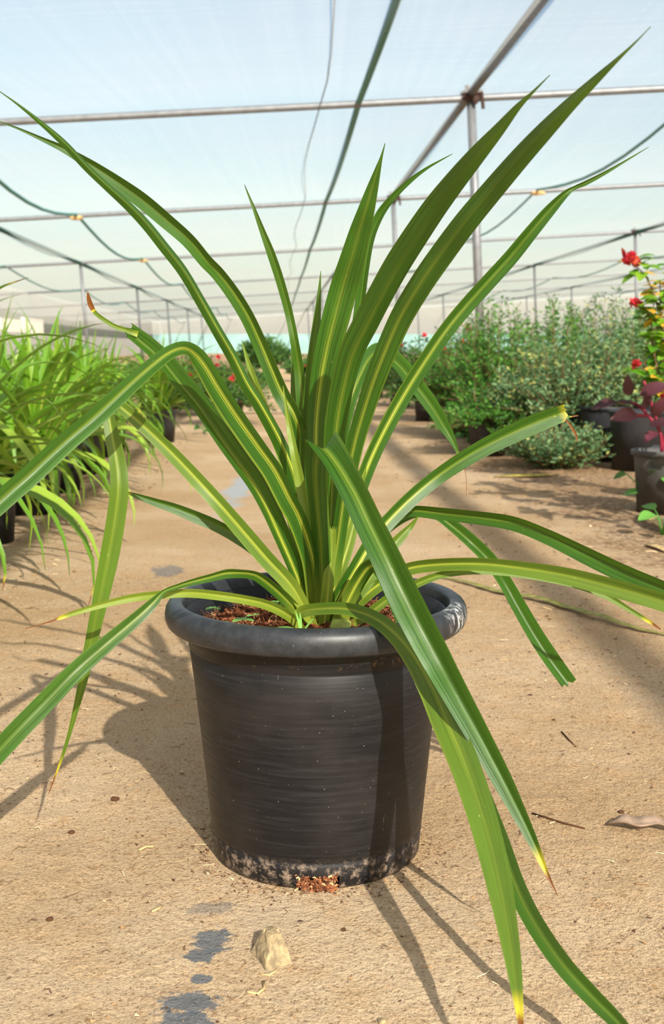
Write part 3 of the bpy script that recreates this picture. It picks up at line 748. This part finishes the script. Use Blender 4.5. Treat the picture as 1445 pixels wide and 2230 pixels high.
# seedlings in the soil
def leaflet_mesh(name, l, w, mat, tone, cup=0.15, n=5):
    V = []; F = []
    for i in range(n + 1):
        t = i / n; h = w * 0.5 * math.sin(math.pi * min(1, t * 0.94 + 0.05)) ** 0.8
        for u in (-1, 0, 1): V.append((u * h, t * l, cup * abs(u) * h - 0.25 * l * t * t))
    for i in range(n):
        for j in range(2): F.append((i * 3 + j, i * 3 + j + 1, (i + 1) * 3 + j + 1, (i + 1) * 3 + j))
    return mesh(name, V, F, mat, True, None, {'tone': [tone] * len(V)})
lf_clover = leaflet_mesh('leaflet', 0.011, 0.010, M['fol_weed'], 0.6)
for (px, py, d, s_, nl) in ((528, 1350, -.07, 1.25, 3), (482, 1357, -.075, 1.0, 4), (463, 1325, -.02, .9, 3), (600, 1312, -.04, .9, 3), (552, 1340, -.05, .8, 2), (612, 1318, -.045, .8, 3)):
    p = at(px, py, d)
    e = link('seedling', None, plant, p)
    h = max(0.006, p.z - soilz(p.x, p.y))
    b = MB(); b.tube([(0, 0, -h), (0.001, 0, -h * .4), (0, 0, 0)], 0.0006, 5)
    link('stalk', b.me('stalk', M['stem']), e)
    for k in range(nl):
        link('leaflet', lf_clover, e, (0, 0, 0), (R(12), 0, 6.283 * k / nl + px), (s_,) * 3)
p = at(650, 1384, -.105)
wd_ = leaflet_mesh('leaflet', 0.034, 0.02, M['fol_weed'], 0.4)
e = link('seedling', None, plant, p)
link('leaflet', wd_, e, (0, 0, 0.001), (R(20), 0, R(62)))
gr = leaflet_mesh('grass_blade', 0.032, 0.003, M['fol_weed'], 0.7)
for rz, rx in ((5, 55), (-40, 48), (20, 62)): link('grass_blade', gr, e, (0.003, 0, 0), (R(rx), 0, R(rz)))

# ------------------------------------------------------------------ things lying on the path
bm = bmesh.new(); bmesh.ops.create_cube(bm, size=1)
bmesh.ops.subdivide_edges(bm, edges=bm.edges[:], cuts=5, use_grid_fill=True)
for v in bm.verts:
    k = v.co.copy()
    q = k.normalized() * 0.5 * 0.2 + k * 0.8
    taper = 1 - 0.62 * (q.z + 0.5)
    v.co = Vector((q.x * taper * 0.031, q.y * taper * 0.046, (q.z + 0.5) * 0.026)) + Vector((0.006 * q.z, 0.010 * q.z, 0)) + Vector(noise.noise_vector(k * 3.3)) * 0.0018
me = bpy.data.meshes.new('stone'); bm.to_mesh(me); bm.free(); me.materials.append(M['stone'])
g_ = gnd(592, 2078)
tag(link('stone', me, None, (g_.x, g_.y, -0.002), (0, 0, R(25))), 'small angular tan stone on the sand in front of the pot', 'stone')

def ribbon(name, pts, w, mat, label, cat, lift=0.003, curl=0.25):
    P = [gnd(x, y) + Vector((0, 0, lift + dz)) for x, y, dz in pts]
    C = catmull(P, 5); V = []; F = []; n = len(C)
    for i, c in enumerate(C):
        t = (C[min(i + 1, n - 1)] - C[max(i - 1, 0)]).normalized(); l = t.cross(Vector((0, 0, 1))).normalized()
        h = w * 0.5 * max(0.08, math.sin(math.pi * min(0.97, max(0.03, i / (n - 1)))) ** 0.5)
        for u in (-1, -.5, 0, .5, 1): V.append(c + l * u * h + Vector((0, 0, curl * u * u * h + hgt(c.x, c.y))))
    for i in range(n - 1):
        for j in range(4): F.append((i * 5 + j, i * 5 + j + 1, (i + 1) * 5 + j + 1, (i + 1) * 5 + j))
    me = mesh(name, V, F, mat)
    o = link(name, me)
    md = o.modifiers.new('thickness', 'SOLIDIFY'); md.thickness = 0.0012
    return tag(o, label, cat)
ribbon('dry_strap_leaf', [(960, 1262, 0), (1020, 1276, .004), (1090, 1298, .002), (1160, 1312, .006), (1230, 1330, .003), (1300, 1352, .008), (1380, 1372, .003), (1470, 1388, 0)], .022, M['deadstrap'], 'long withered olive strap leaf lying on sand right of the pot', 'leaf')
ribbon('dry_leaf', [(1320, 1806, 0), (1350, 1812, .006), (1390, 1815, .003), (1430, 1812, .007), (1475, 1815, 0)], .026, M['deadleaf'], 'crumpled greyish dry leaf on sand near the right edge', 'leaf', curl=.5)
ribbon('dry_husk', [(1395, 1122, 0), (1412, 1140, .015), (1440, 1158, .012), (1470, 1165, 0)], .05, M['straw'], 'pale curled husk beside the grey pot on the right', 'leaf', curl=.5)
ribbon('dry_husk', [(1405, 1186, 0), (1425, 1192, .004), (1470, 1208, 0)], .03, M['straw'], 'flat pale husk on sand below the grey pot at right edge', 'leaf')
ribbon('fallen_leaf', [(1075, 1040, 0), (1120, 1042, .006), (1170, 1040, .004), (1205, 1036, 0)], .05, plain('yellow_fallen', srgb(190, 176, 70), .7, var=.2), 'yellow fallen strap leaf on the path before the shrubs', 'leaf')
def twig(pts, r, mat, label, cat='twig'):
    b = MB(); b.tube([gnd(x, y) + Vector((0, 0, r + hgt(gnd(x, y).x, gnd(x, y).y))) for x, y in pts], r, 5)
    tag(link('twig', b.me('twig', mat)), label, cat)
twig([(1158, 1780), (1190, 1792), (1230, 1803), (1272, 1814)], .0013, M['twig'], 'thin dark twig on sand to the right of the hanging leaf tip')
twig([(538, 2162), (560, 2163), (575, 2150), (574, 2136)], .0015, M['straw'], 'pale curved straw on sand just below the stone')
twig([(566, 2120), (585, 2122), (604, 2110)], .0010, M['straw'], 'fine straw stalk between the stone and the curved straw')
twig([(303, 1850), (318, 1843), (334, 1843)], .0013, M['straw'], 'short pale straw on sand left of the pot base')
twig([(330, 1982), (345, 1975), (352, 1970)], .0011, M['straw'], 'little straw bit on sand left of the grey stain')
twig([(1222, 1598), (1236, 1612), (1252, 1632)], .0014, M['twig'], 'short dark twig on sand below the torn hanging leaf')
# small pebbles
for k, (px, py, s_, lab) in enumerate(((1352, 1775, .006, 'tiny dark pebble above the crumpled dry leaf'), (832, 2222, .006, 'small grey pebble at the bottom edge between the shadows'), (748, 2027, .004, 'tiny black pebble right of the stone'),
        (250, 1742, .008, 'little brown clod on sand left of the pot shadow'), (155, 1808, .006, 'tiny brown clod on sand at lower left'), (108, 1998, .0055, 'small brown crumb on sand at far lower left'),
        (60, 1696, .005, 'small pinkish pebble near the left edge'), (1205, 1572, .004, 'tiny black crumb on sand right of the pot'), (425, 1852, .0035, 'reddish crumb beside the pot shadow'))):
    p = gnd(px, py); s_ *= .75; o = lumpy('pebble', (p.x, p.y, s_ * .35 + hgt(p.x, p.y)), s_, s_ * .8, s_ * .55, M['twig'] if 'dark' in lab or 'black' in lab or 'brown' in lab else M['stone'], None, k * 3.1, 2)
    tag(o, lab, 'pebble')

b = MB()
def lit_bit(x, y, s_):
    z = hgt(x, y)
    if random.random() < 0.35:
        a = random.uniform(0, 6.28); L = s_ * random.uniform(2, 5); d = Vector((math.cos(a), math.sin(a), 0)) * L
        p = Vector((x, y, z + s_ * .2)); q = p + d; q.z = hgt(q.x, q.y) + s_ * .3
        b.tube([p, (p + q) / 2 + Vector((-d.y, d.x, 0)) * .2 + Vector((0, 0, s_ * .4)), q], s_ * .12, 3, False, random.random())
    else:
        p = Vector((x, y, z)); vs_ = [p + Vector((random.uniform(-s_, s_), random.uniform(-s_, s_), random.uniform(-.1 * s_, .75 * s_))) for _ in range(4)]
        b.add(vs_, [(0, 1, 2), (0, 2, 3), (0, 3, 1), (1, 3, 2)], random.random() ** 2.4)
for k in range(15000):
    x = random.uniform(-.85, .85); y = -1.0 + 2.8 * random.random() ** 1.4
    if math.hypot(x, y) < .13: continue
    if noise.noise((x * 3, y * 3, 7)) + random.uniform(-.5, .5) < -.15: continue
    lit_bit(x, y, random.choice((.0014, .0018, .0022, .003, .0042)))
for k in range(900):
    a = random.uniform(0, 6.28); r = .129 + abs(random.gauss(0, .018))
    lit_bit(r * math.cos(a), r * math.sin(a), random.choice((.0014, .002, .0028)))
for k in range(2600):
    s_ = random.choice((-1, 1)); y = random.uniform(1.2, 6.5)
    x = (-.95 + random.uniform(-.35, .35) if s_ < 0 else 1.0 + random.uniform(-.5, .6)) - .045 * y
    lit_bit(x, y, random.uniform(.003, .009))
tag(link('ground_litter', b.me('ground_litter', M['litter'], False, True)), 'crumbs, coco fibre and straw bits scattered on the sand', 'litter', kind='stuff')

# ------------------------------------------------------------------ background: strap-leaved plants in rows on the left
def simple_pot(rt, rb, h, mat, name='pot', rim=0.012):
    b = MB(); b.lathe([(0, .003), (rb, .003), (rb + .002, .0), (rt - .012, h - .03), (rt - .010, h - .022), (rt, h - .020), (rt + .002, h - .004), (rt, h), (rt - .010, h), (rt - .016, h - .03), (rb - .01, .02)], 28)
    return b.me(name, mat)
def soil_disc(r, z):
    V = [(0, 0, z + .008)]; F = []
    for i in (1, 2, 3):
        for k in range(16):
            q = 6.2832 * k / 16; V.append((r * i / 3 * math.cos(q), r * i / 3 * math.sin(q), z + random.uniform(-.006, .008)))
    for k in range(16): F.append((0, 1 + k, 1 + (k + 1) % 16))
    for i in range(2):
        for k in range(16):
            a = 1 + i * 16; F.append((a + k, a + 16 + k, a + 16 + (k + 1) % 16, a + (k + 1) % 16))
    return mesh('soil', V, F, M['bgsoil'])
POT_ME = simple_pot(.108, .082, .205, M['bgpot'])
SOIL_ME = soil_disc(.092, .178)
def arch(length, width, el0, droop, tone, stripe, brown, kink=None, n=14, twist=0.0):
    V = []; UV = []; F = []
    p = Vector((0, 0.008, 0)); el = el0
    U = (-1, -.5, 0, .5, 1)
    for i in range(n + 1):
        t = i / n
        w = width * .5 * (min(1, .55 + t * 1.6)) * (1 - max(0, (t - .45) / .55) ** 1.7)
        d = Vector((0, math.cos(el), math.sin(el))); nrm = Vector((0, -math.sin(el), math.cos(el)))
        a = twist * t; lx = Vector((math.cos(a), 0, 0)) + nrm * math.sin(a)
        for u in U:
            V.append(p + lx * u * max(w, .0006) + nrm * (abs(u) * .38 * w)); UV.append((.5 + .5 * u, t))
        p = p + d * (length / n)
        el -= droop / n * (0.35 + 1.3 * t)
        if kink and i == kink: el -= 0.9
    for i in range(n):
        for j in range(4): F.append((i * 5 + j, i * 5 + j + 1, (i + 1) * 5 + j + 1, (i + 1) * 5 + j))
    return V, F, UV, tone, stripe, brown
rl = random.Random(21)
ARCH = []
for k in range(20):
    if k < 6: a_ = (rl.uniform(.36, .52), rl.uniform(.020, .030), rl.uniform(1.25, 1.5), rl.uniform(.2, .8))
    elif k < 14: a_ = (rl.uniform(.46, .66), rl.uniform(.024, .034), rl.uniform(.95, 1.3), rl.uniform(1.0, 2.2))
    else: a_ = (rl.uniform(.42, .60), rl.uniform(.024, .034), rl.uniform(.55, .95), rl.uniform(2.2, 3.2))
    ARCH.append(arch(*a_, rl.uniform(.0, .8), rl.uniform(.3, .9), rl.choice((2, 2, 2, .96)), rl.choice((None, None, None, 6)) if k >= 6 else None, 14, rl.uniform(-.6, .6)))
def arch_me(k):
    V, F, UV, tn, st, br = ARCH[k]; N = len(V)
    return mesh('leaf', V, F, M['leaf_pale'], True, UV, {'stripe': [st] * N, 'brown': [br] * N, 'tone': [tn] * N})
ARCH_ME = [arch_me(k) for k in range(len(ARCH))]
def strap_plant(x, y, s_, near, label, rnd, grp):
    e = empty('strap_leaf_plant', (x, y, 0), 0)
    link('pot', POT_ME, e, None, (0, 0, rnd.uniform(0, 6)))
    link('soil', SOIL_ME, e)
    n = rnd.randint(58, 68)
    specs = []
    for k in range(n):
        a = 2.39996 * k + rnd.uniform(-.3, .3); i = rnd.randrange(6) if k < n * .32 else rnd.randrange(6, 14) if k < n * .72 else rnd.randrange(14, 20)
        specs.append((i, (rnd.uniform(-.07, .07), rnd.uniform(-.05, .05), a), s_ * rnd.uniform(.8, 1.12)))
    if near:
        for i, rot, sc_ in specs:
            link('leaf', ARCH_ME[i], e, (0, 0, .178), rot, (sc_,) * 3)
    else:
        V = []; F = []; UV = []; A = {'stripe': [], 'brown': [], 'tone': []}
        for i, rot, sc_ in specs:
            v, f, uv, tn, st, br = ARCH[i]
            mt = Matrix.Rotation(rot[2], 4, 'Z') @ Matrix.Rotation(rot[1], 4, 'Y') @ Matrix.Rotation(rot[0], 4, 'X')
            o = len(V); V += [Vector((0, 0, .178)) + (mt @ (q * sc_)) for q in v]; F += [tuple(j + o for j in ff) for ff in f]; UV += uv
            A['stripe'] += [st] * len(v); A['brown'] += [br] * len(v); A['tone'] += [tn] * len(v)
        tag(link('foliage', mesh('foliage', V, F, M['leaf_pale'], True, UV, A), e), kind='stuff')
    tag(e, label, 'potted plant', grp)
rl = random.Random(5)
def rowx(dist, off): return CAM.x - .045 * dist + off, CAM.y + dist
ROWD = {0: [2.6, 3.15, 3.75, 4.4, 5.1, 5.85, 6.75, 7.8], 1: [3.1, 3.9, 4.7, 5.5, 6.4, 7.4], 2: [4.2, 5.1, 6.0, 7.0], 3: [5.4, 6.6]}
rown = ['front row', 'second row', 'third row', 'back row']
for r_, ds in ROWD.items():
    for k, d in enumerate(ds):
        x, y = rowx(d, (-.93, -1.28, -1.66, -2.04)[r_] + rl.uniform(-.03, .03) + (-.03 if k == 0 and r_ == 0 else 0) + (.16 if (r_ == 0 and d > 7) else 0))
        near = (r_ == 0 and k < 8) or (r_ == 1 and k < 2)
        strap_plant(x, y, rl.uniform(1.05, 1.2) * (1.2 if d < 4.0 else 1.12 if d < 5.5 else 1.0), near,
                    'pale strap-leaved plant in black pot, %s from camera in %s on left' % (ORD[k], rown[r_]), rl, 'strap-leaved plants in rows on the left')

# ------------------------------------------------------------------ shrubs
def shrub_mesh(rnd, h, rad, shoots, ll, lw, z0, mat, lean=0.35, bare=0.15, step=0.018, curl=0.4):
    fo = MB(); st = MB(); tips = []
    for k in range(shoots):
        a = rnd.uniform(0, 6.2832); rr = rad * math.sqrt(rnd.random()); hh = h * rnd.uniform(.55, 1.0) * (1 - .45 * (rr / rad) ** 2)
        if k % 3 == 0: rr = rad * rnd.uniform(.6, 1.05); hh = h * rnd.uniform(.2, .6)
        b0 = Vector((.02 * math.cos(a), .02 * math.sin(a), z0 - .01))
        top = Vector((rr * math.cos(a), rr * math.sin(a), max(.08, hh)))
        mid = b0.lerp(top, .5) + Vector((math.cos(a), math.sin(a), 0)) * rad * rnd.uniform(0, .25) + Vector((0, 0, h * .05))
        pts = [b0 * (1 - t) ** 2 + mid * 2 * t * (1 - t) + top * t * t for t in [i / 7 for i in range(8)]]
        st.tube(pts, [.006 * (1 - i / 9) for i in range(8)], 4, False)
        L = sum((pts[i + 1] - pts[i]).length for i in range(7)); m = max(4, int(L / step))
        tips.append(pts[-1])
        for i in range(m):
            t = bare + (1 - bare) * i / m
            p = b0 * (1 - t) ** 2 + mid * 2 * t * (1 - t) + top * t * t
            for _ in range(2):
                q = rnd.uniform(0, 6.28); e = rnd.uniform(-.2, 1.0)
                d = Vector((math.cos(q) * math.cos(e), math.sin(q) * math.cos(e), math.sin(e)))
                side = d.cross(Vector((rnd.uniform(-1, 1), rnd.uniform(-1, 1), rnd.uniform(-.3, 1)))).normalized()
                l = ll * rnd.uniform(.6, 1.3); w = lw * rnd.uniform(.7, 1.2); off = d * ll * rnd.uniform(0, 1.1)
                nn = d.cross(side)
                s0 = p + off
                fo.add([s0, s0 + d * l * .5 + side * w * .5, s0 + d * l - nn * l * curl * .4, s0 + d * l * .5 - side * w * .5], [(0, 1, 2, 3)], rnd.random())
    return fo, st, tips
def flower_me(name, rnd, size, n=9):
    b = MB()
    for k in range(n):
        a = rnd.uniform(0, 6.28); e = rnd.uniform(.1, 1.4); tn = rnd.random()
        d = Vector((math.cos(a) * math.cos(e), math.sin(a) * math.cos(e), math.sin(e))); s_ = d.orthogonal().normalized(); nn = d.cross(s_)
        l = size * rnd.uniform(.6, 1.0); w = l * .75
        b.add([Vector((0, 0, 0)), d * l * .3 + s_ * w * .42 + nn * w * .1, d * l * .7 + s_ * w * .4 - nn * w * .05, d * l, d * l * .7 - s_ * w * .4 - nn * w * .05, d * l * .3 - s_ * w * .42 + nn * w * .1, d * l * .5 - nn * w * .12],
              [(0, 1, 6), (1, 2, 6), (2, 3, 6), (3, 4, 6), (4, 5, 6), (5, 0, 6)], tn)
    return b.me(name, M['flower'], False, True)
rf = random.Random(3)
FLOWERS = [flower_me('flower', rf, .05, 14) for _ in range(3)]
SPOT_ME = simple_pot(.125, .095, .22, M['bgpot'])
SSOIL = soil_disc(.11, .19)
def shrub(px, dist, topy, rad, kind, label, nsh, ll, lw, flowers=0, seed=0, pot=True, step=.018, name='potted_shrub', cat='shrub', grp=None):
    rnd = random.Random(seed + 100)
    x = CAM.x + (px - 722.5) / FPX * dist; y = CAM.y + dist
    h = CAM.z + (HORIZ - topy) / FPX * dist
    h *= 1.1; nsh = int(nsh * 2.4); rad *= 1.18; ll *= 1.1; lw *= 1.15
    e = empty(name, (x, y, 0))
    fo, st, tips = shrub_mesh(rnd, h, rad, nsh, ll, lw, .19 if pot else 0.0, None, step=step)
    if pot:
        link('pot', SPOT_ME, e); link('soil', SSOIL, e)
    link('branches', st.me('branches', M['stem']), e)
    tag(link('foliage', fo.me('foliage', M[kind], False, True), e), kind='stuff')
    tips.sort(key=lambda t: -t.z + t.y * .6)
    for k in range(flowers):
        link('flower', FLOWERS[k % 3], e, tips[k] + Vector((0, -.01, .01)), (rnd.uniform(-.6, .2), rnd.uniform(-.5, .5), rnd.uniform(0, 6)), (.75,) * 3)
    tag(e, label, cat, grp)
shrub(1090, 7.7, 655, .34, 'fol_green', 'tall feathery bright green shrub left of the grey-green shrubs', 80, .032, .010, 0, 1)
shrub(1005, 8.3, 715, .32, 'fol_green', 'feathery green shrub just left of the tallest feathery one', 60, .032, .010, 0, 2)
shrub(1062, 6.8, 830, .30, 'fol_green', 'low bushy green shrub in front of the tall feathery shrub', 60, .030, .012, 0, 3)
shrub(1235, 6.7, 722, .42, 'fol_grey', 'broad grey-green shrub in the middle of the right-hand row', 110, .030, .013, 0, 4)
shrub(1385, 6.9, 690, .40, 'fol_grey', 'grey-green shrub behind the bougainvillea at the right edge', 100, .030, .013, 0, 5)
shrub(1215, 6.1, 905, .26, 'fol_grey', 'low sprawling pale green shrub touching the ground beside the black pots', 48, .032, .014, 0, 6, pot=False)
shrub(1195, 8.9, 655, .36, 'fol_green', 'tall green shrub behind the grey-green shrub', 70, .034, .012, 0, 7)
shrub(1310, 9.4, 640, .38, 'fol_grey', 'tall spiry shrub behind the broad grey-green shrub', 70, .034, .013, 0, 8)
shrub(1420, 9.0, 650, .38, 'fol_green', 'tall green shrub far behind the bougainvillea', 60, .036, .013, 0, 9)
shrub(930, 10.0, 745, .36, 'fol_dark', 'dark shrub with a few red flowers at the left end of the right-hand row', 70, .036, .016, 5, 10)
shrub(1010, 11.5, 700, .34, 'fol_dark', 'dark green shrub with red flowers on tall shoots behind the post', 60, .036, .016, 6, 11)
shrub(870, 12.5, 760, .40, 'fol_dark', 'dark rounded shrub with red flowers beside the far path', 60, .04, .018, 5, 12)
shrub(815, 15.0, 775, .40, 'fol_dark', 'small dark shrub farther along the right of the path', 50, .045, .02, 2, 13)
shrub(680, 22.0, 775, .50, 'fol_dark', 'distant low dark shrub seen between the upright leaves', 45, .06, .03, 2, 14)
shrub(770, 19.0, 778, .50, 'fol_dark', 'distant dark shrub on the right of the path end', 45, .06, .03, 1, 15)
shrub(575, 36.0, 738, .80, 'fol_dark', 'far leafy tree at the end of the path', 60, .12, .06, 0, 16, pot=False, name='tree', cat='tree', step=.04)
shrub(500, 9.5, 800, .32, 'fol_dark', 'low dark shrub with pink flower beside the left path edge', 60, .034, .016, 2, 17)
shrub(455, 10.8, 782, .36, 'fol_dark', 'dark shrub with red flowers behind the last strap-leaf pot', 60, .036, .016, 5, 18)
shrub(395, 12.0, 770, .40, 'fol_dark', 'dark shrub with red flower spikes left of the far path', 60, .04, .018, 6, 19)
shrub(520, 14.0, 790, .40, 'fol_dark', 'small distant shrub with few red flowers left of the path', 50, .04, .02, 3, 20)
shrub(330, 11.0, 775, .40, 'fol_green', 'green shrub behind the rows of strap-leaved plants', 60, .04, .016, 0, 21)
shrub(160, 13.0, 770, .55, 'fol_green', 'broad green shrub behind the left rows near the fabric wall', 60, .05, .02, 0, 22)

# empty black pots in front of the shrubs
for px, dist, lab in ((1312, 6.45, 'tall black nursery pot standing under the grey-green shrub'), (1388, 6.0, 'black nursery pot directly behind the small grey pot'), (1440, 6.5, 'black nursery pot at the right edge behind the grey pot')):
    e = empty('nursery_pot', (CAM.x + (px - 722.5) / FPX * dist, CAM.y + dist, 0))
    link('pot', simple_pot(.15, .12, .30, M['bgpot']), e); link('soil', soil_disc(.13, .265), e)
    tag(e, lab, 'pot')

# grey pot with a burgundy-leaved plant
D0 = 4.43
gx, gy = CAM.x + (1440 - 722.5) / FPX * D0, CAM.y + D0
e = empty('burgundy_plant', (gx, gy, 0))
tag(e, 'small grey pot with a burgundy-leaved, red-stemmed plant at the right edge', 'potted plant')
link('pot', simple_pot(.108, .078, .235, M['greypot']), e); link('soil', soil_disc(.09, .205), e)
def P4(px, py, dd=0.0): return at(px, py, gy + dd) - Vector((gx, gy, 0))
b = MB()
for pts in ([(1440, 985), (1436, 940), (1410, 905), (1385, 880), (1350, 876)], [(1436, 940), (1418, 880), (1410, 850), (1400, 830)], [(1440, 985), (1450, 930), (1462, 880), (1470, 830)], [(1410, 905), (1380, 905), (1365, 900)]):
    b.tube(catmull([P4(x, y, -.02) for x, y in pts], 4), .0055, 6)
link('stem', b.me('stem', M['redstem']), e)
def big_leaf(l, w, tone, mat, name='leaf'):
    V = []; F = []; n = 8
    for i in range(n + 1):
        t = i / n; h = w * .5 * math.sin(math.pi * t ** .8) ** .75 if 0 < t < 1 else 0.0008
        for u in (-1, -.5, 0, .5, 1): V.append((u * h, t * l, .22 * abs(u) * h + .05 * l * math.sin(t * 3) - .12 * l * t * t))
    for i in range(n):
        for j in range(4): F.append((i * 5 + j, i * 5 + j + 1, (i + 1) * 5 + j + 1, (i + 1) * 5 + j))
    return mesh(name, V, F, mat, True, None, {'tone': [tone] * len(V)})
BL = [big_leaf(.105, .052, t, M['burgundy']) for t in (.1, .5, .9)]
def aim(o, p, q, up=(0, -0.5, 1)):
    d = (q - p).normalized(); u = Vector(up); x = d.cross(u).normalized(); z = x.cross(d)
    o.matrix_local = Matrix.Translation(p) @ Matrix((x, d, z)).transposed().to_4x4()
for k, (a, c, s_, up) in enumerate((((1345, 876), (1284, 888), 1.0, (0, -.6, 1)), ((1368, 862), (1366, 812), .8, (-.3, -1, .2)), ((1385, 900), (1326, 912), 1.1, (0, -1, .5)), ((1392, 890), (1342, 868), .9, (0, -.4, 1)),
        ((1392, 860), (1450, 838), 1.1, (0, -.8, .6)), ((1420, 905), (1445, 870), .9, (.2, -.8, .6)), ((1412, 925), (1470, 920), 1.0, (0, -.6, .8)), ((1402, 890), (1412, 845), .8, (.3, -1, .3)), ((1430, 940), (1400, 962), .8, (0, -.4, 1)), ((1450, 900), (1490, 860), 1, (0, -.5, 1)))):
    o = link('leaf', BL[k % 3], e); aim(o, P4(*a, -.03), P4(*c, -.05 - .02 * (k % 3)), up); o.scale = (s_,) * 3

# bougainvillea behind it, and another just outside the frame that shades the path
def bougainvillea(px, dist, stems, label, seed, nleaf, fl):
    rnd = random.Random(seed)
    bx, by = CAM.x + (px - 722.5) / FPX * dist, CAM.y + dist
    e = empty('bougainvillea', (bx, by, 0)); tag(e, label, 'potted plant')
    link('pot', SPOT_ME, e); link('soil', SSOIL, e)
    curves = []; b = MB()
    for pts in stems:
        c = catmull([Vector((0, 0, .18))] + [at(x, y, by + dd) - Vector((bx, by, 0)) for x, y, dd in pts], 6)
        curves.append(c); b.tube(c, [.006 * (1 - .7 * i / len(c)) for i in range(len(c))], 6)
    link('branches', b.me('branches', M['stem']), e)
    me = [big_leaf(.058, .038, t, M['fol_boug']) for t in (.05, .2, .35, .5, .65, .8, .95)]
    for k in range(nleaf):
        c = curves[k % len(curves)]; i = rnd.randrange(int(len(c) * .35), len(c))
        p = c[i] + Vector((rnd.uniform(-.03, .03), rnd.uniform(-.05, .05), rnd.uniform(-.03, .03)))
        a = rnd.uniform(0, 6.28); q = p + Vector((math.cos(a), math.sin(a), rnd.uniform(-.6, .5)))
        o = link('leaf', me[rnd.randrange(7)], e); aim(o, p, q, (rnd.uniform(-.5, .5), -.3, 1)); o.scale = (rnd.uniform(.85, 1.3),) * 3
    for (x, y, dd, s_) in fl:
        for k in range(3):
            link('flower', FLOWERS[k], e, at(x, y, by + dd) - Vector((bx, by, 0)) + Vector((rnd.uniform(-.015, .015), rnd.uniform(-.015, .015), rnd.uniform(-.012, .012))), (rnd.uniform(-.9, .3), rnd.uniform(-.6, .6), rnd.uniform(0, 6)), (s_,) * 3)
bougainvillea(1490, 4.75, [[(1470, 850, 0), (1440, 700, -.02), (1410, 610, -.05), (1375, 572, -.08)], [(1480, 830, .02), (1450, 760, 0), (1420, 690, -.03), (1388, 668, -.06)], [(1470, 880, -.04), (1440, 840, -.06), (1410, 810, -.08), (1385, 800, -.1)],
                           [(1490, 800, .05), (1475, 650, .05), (1455, 560, .03)], [(1475, 850, 0), (1440, 790, .02), (1425, 740, .02)], [(1500, 800, 0), (1490, 700, 0), (1460, 640, -.02)], [(1460, 880, -.02), (1430, 800, -.02), (1418, 720, -.03), (1425, 640, -.03)], [(1470, 860, .02), (1445, 780, .02), (1438, 700, .02), (1436, 610, .02)]],
              'red-flowered bougainvillea with yellow-green leaves at the right edge', 4, 290, [(1370, 567, -.08, 1.0), (1385, 662, -.06, .65), (1383, 797, -.1, .5), (1440, 870, -.08, .5)])
bougainvillea(1640, 3.7, [[(1620, 900, 0), (1560, 700, 0), (1530, 560, 0)], [(1640, 850, .1), (1620, 650, .1), (1600, 480, .15)], [(1600, 900, -.1), (1540, 820, -.15), (1500, 760, -.15)], [(1660, 800, 0), (1680, 600, 0), (1700, 450, 0)], [(1600, 900, .15), (1560, 780, .2), (1540, 640, .2)]],
              'bougainvillea in a black pot just beyond the right edge, shading the path', 9, 200, [(1600, 480, .15, .8)])

# leafy weeds by the grey pot and at the foot of the shrubs
WL = [big_leaf(.075, .055, t, M['fol_dark']) for t in (.3, .7)] + [big_leaf(.075, .05, .2, M['fol_weed'])]
def weed(px, py, n, s_, label, hgt_=0.14, seed=0):
    rnd = random.Random(seed); g = gnd(px, py); e = empty('weed', (g.x, g.y, 0)); tag(e, label, 'weed')
    b = MB()
    for k in range(n):
        a = rnd.uniform(0, 6.28); r = rnd.uniform(.03, .11) * s_; p = Vector((r * math.cos(a), r * math.sin(a), rnd.uniform(.3, 1) * hgt_))
        b.tube([Vector((0, 0, -.005)), Vector((p.x * .4, p.y * .4, p.z * .7)), p], .0022, 5)
        o = link('leaf', WL[k % 3], e); aim(o, p, p + Vector((math.cos(a), math.sin(a), rnd.uniform(-.4, .2))), (0, -.6, 1)); o.scale = (s_ * rnd.uniform(.7, 1.1),) * 3
    link('stem', b.me('stem', M['fol_weed']), e)
weed(1410, 1118, 9, 1.0, 'broad-leaved green weed climbing beside the grey pot', .17, 1)
weed(1440, 1165, 7, .9, 'broad-leaved green weed at the right edge below the grey pot', .12, 2)
weed(1205, 1022, 9, .7, 'small pale weed on the path edge before the black pots', .09, 3)
weed(1080, 985, 12, 1.1, 'leafy weed under the left end of the shrub row', .16, 4)
weed(1020, 965, 12, 1.1, 'leafy weed on the sand beside the torn right-hand leaf', .14, 5)
weed(445, 945, 8, .8, 'small green weed beside the last black pot on the left', .06, 6)
weed(880, 900, 10, 1.1, 'leafy weed at the far right path edge', .14, 7)
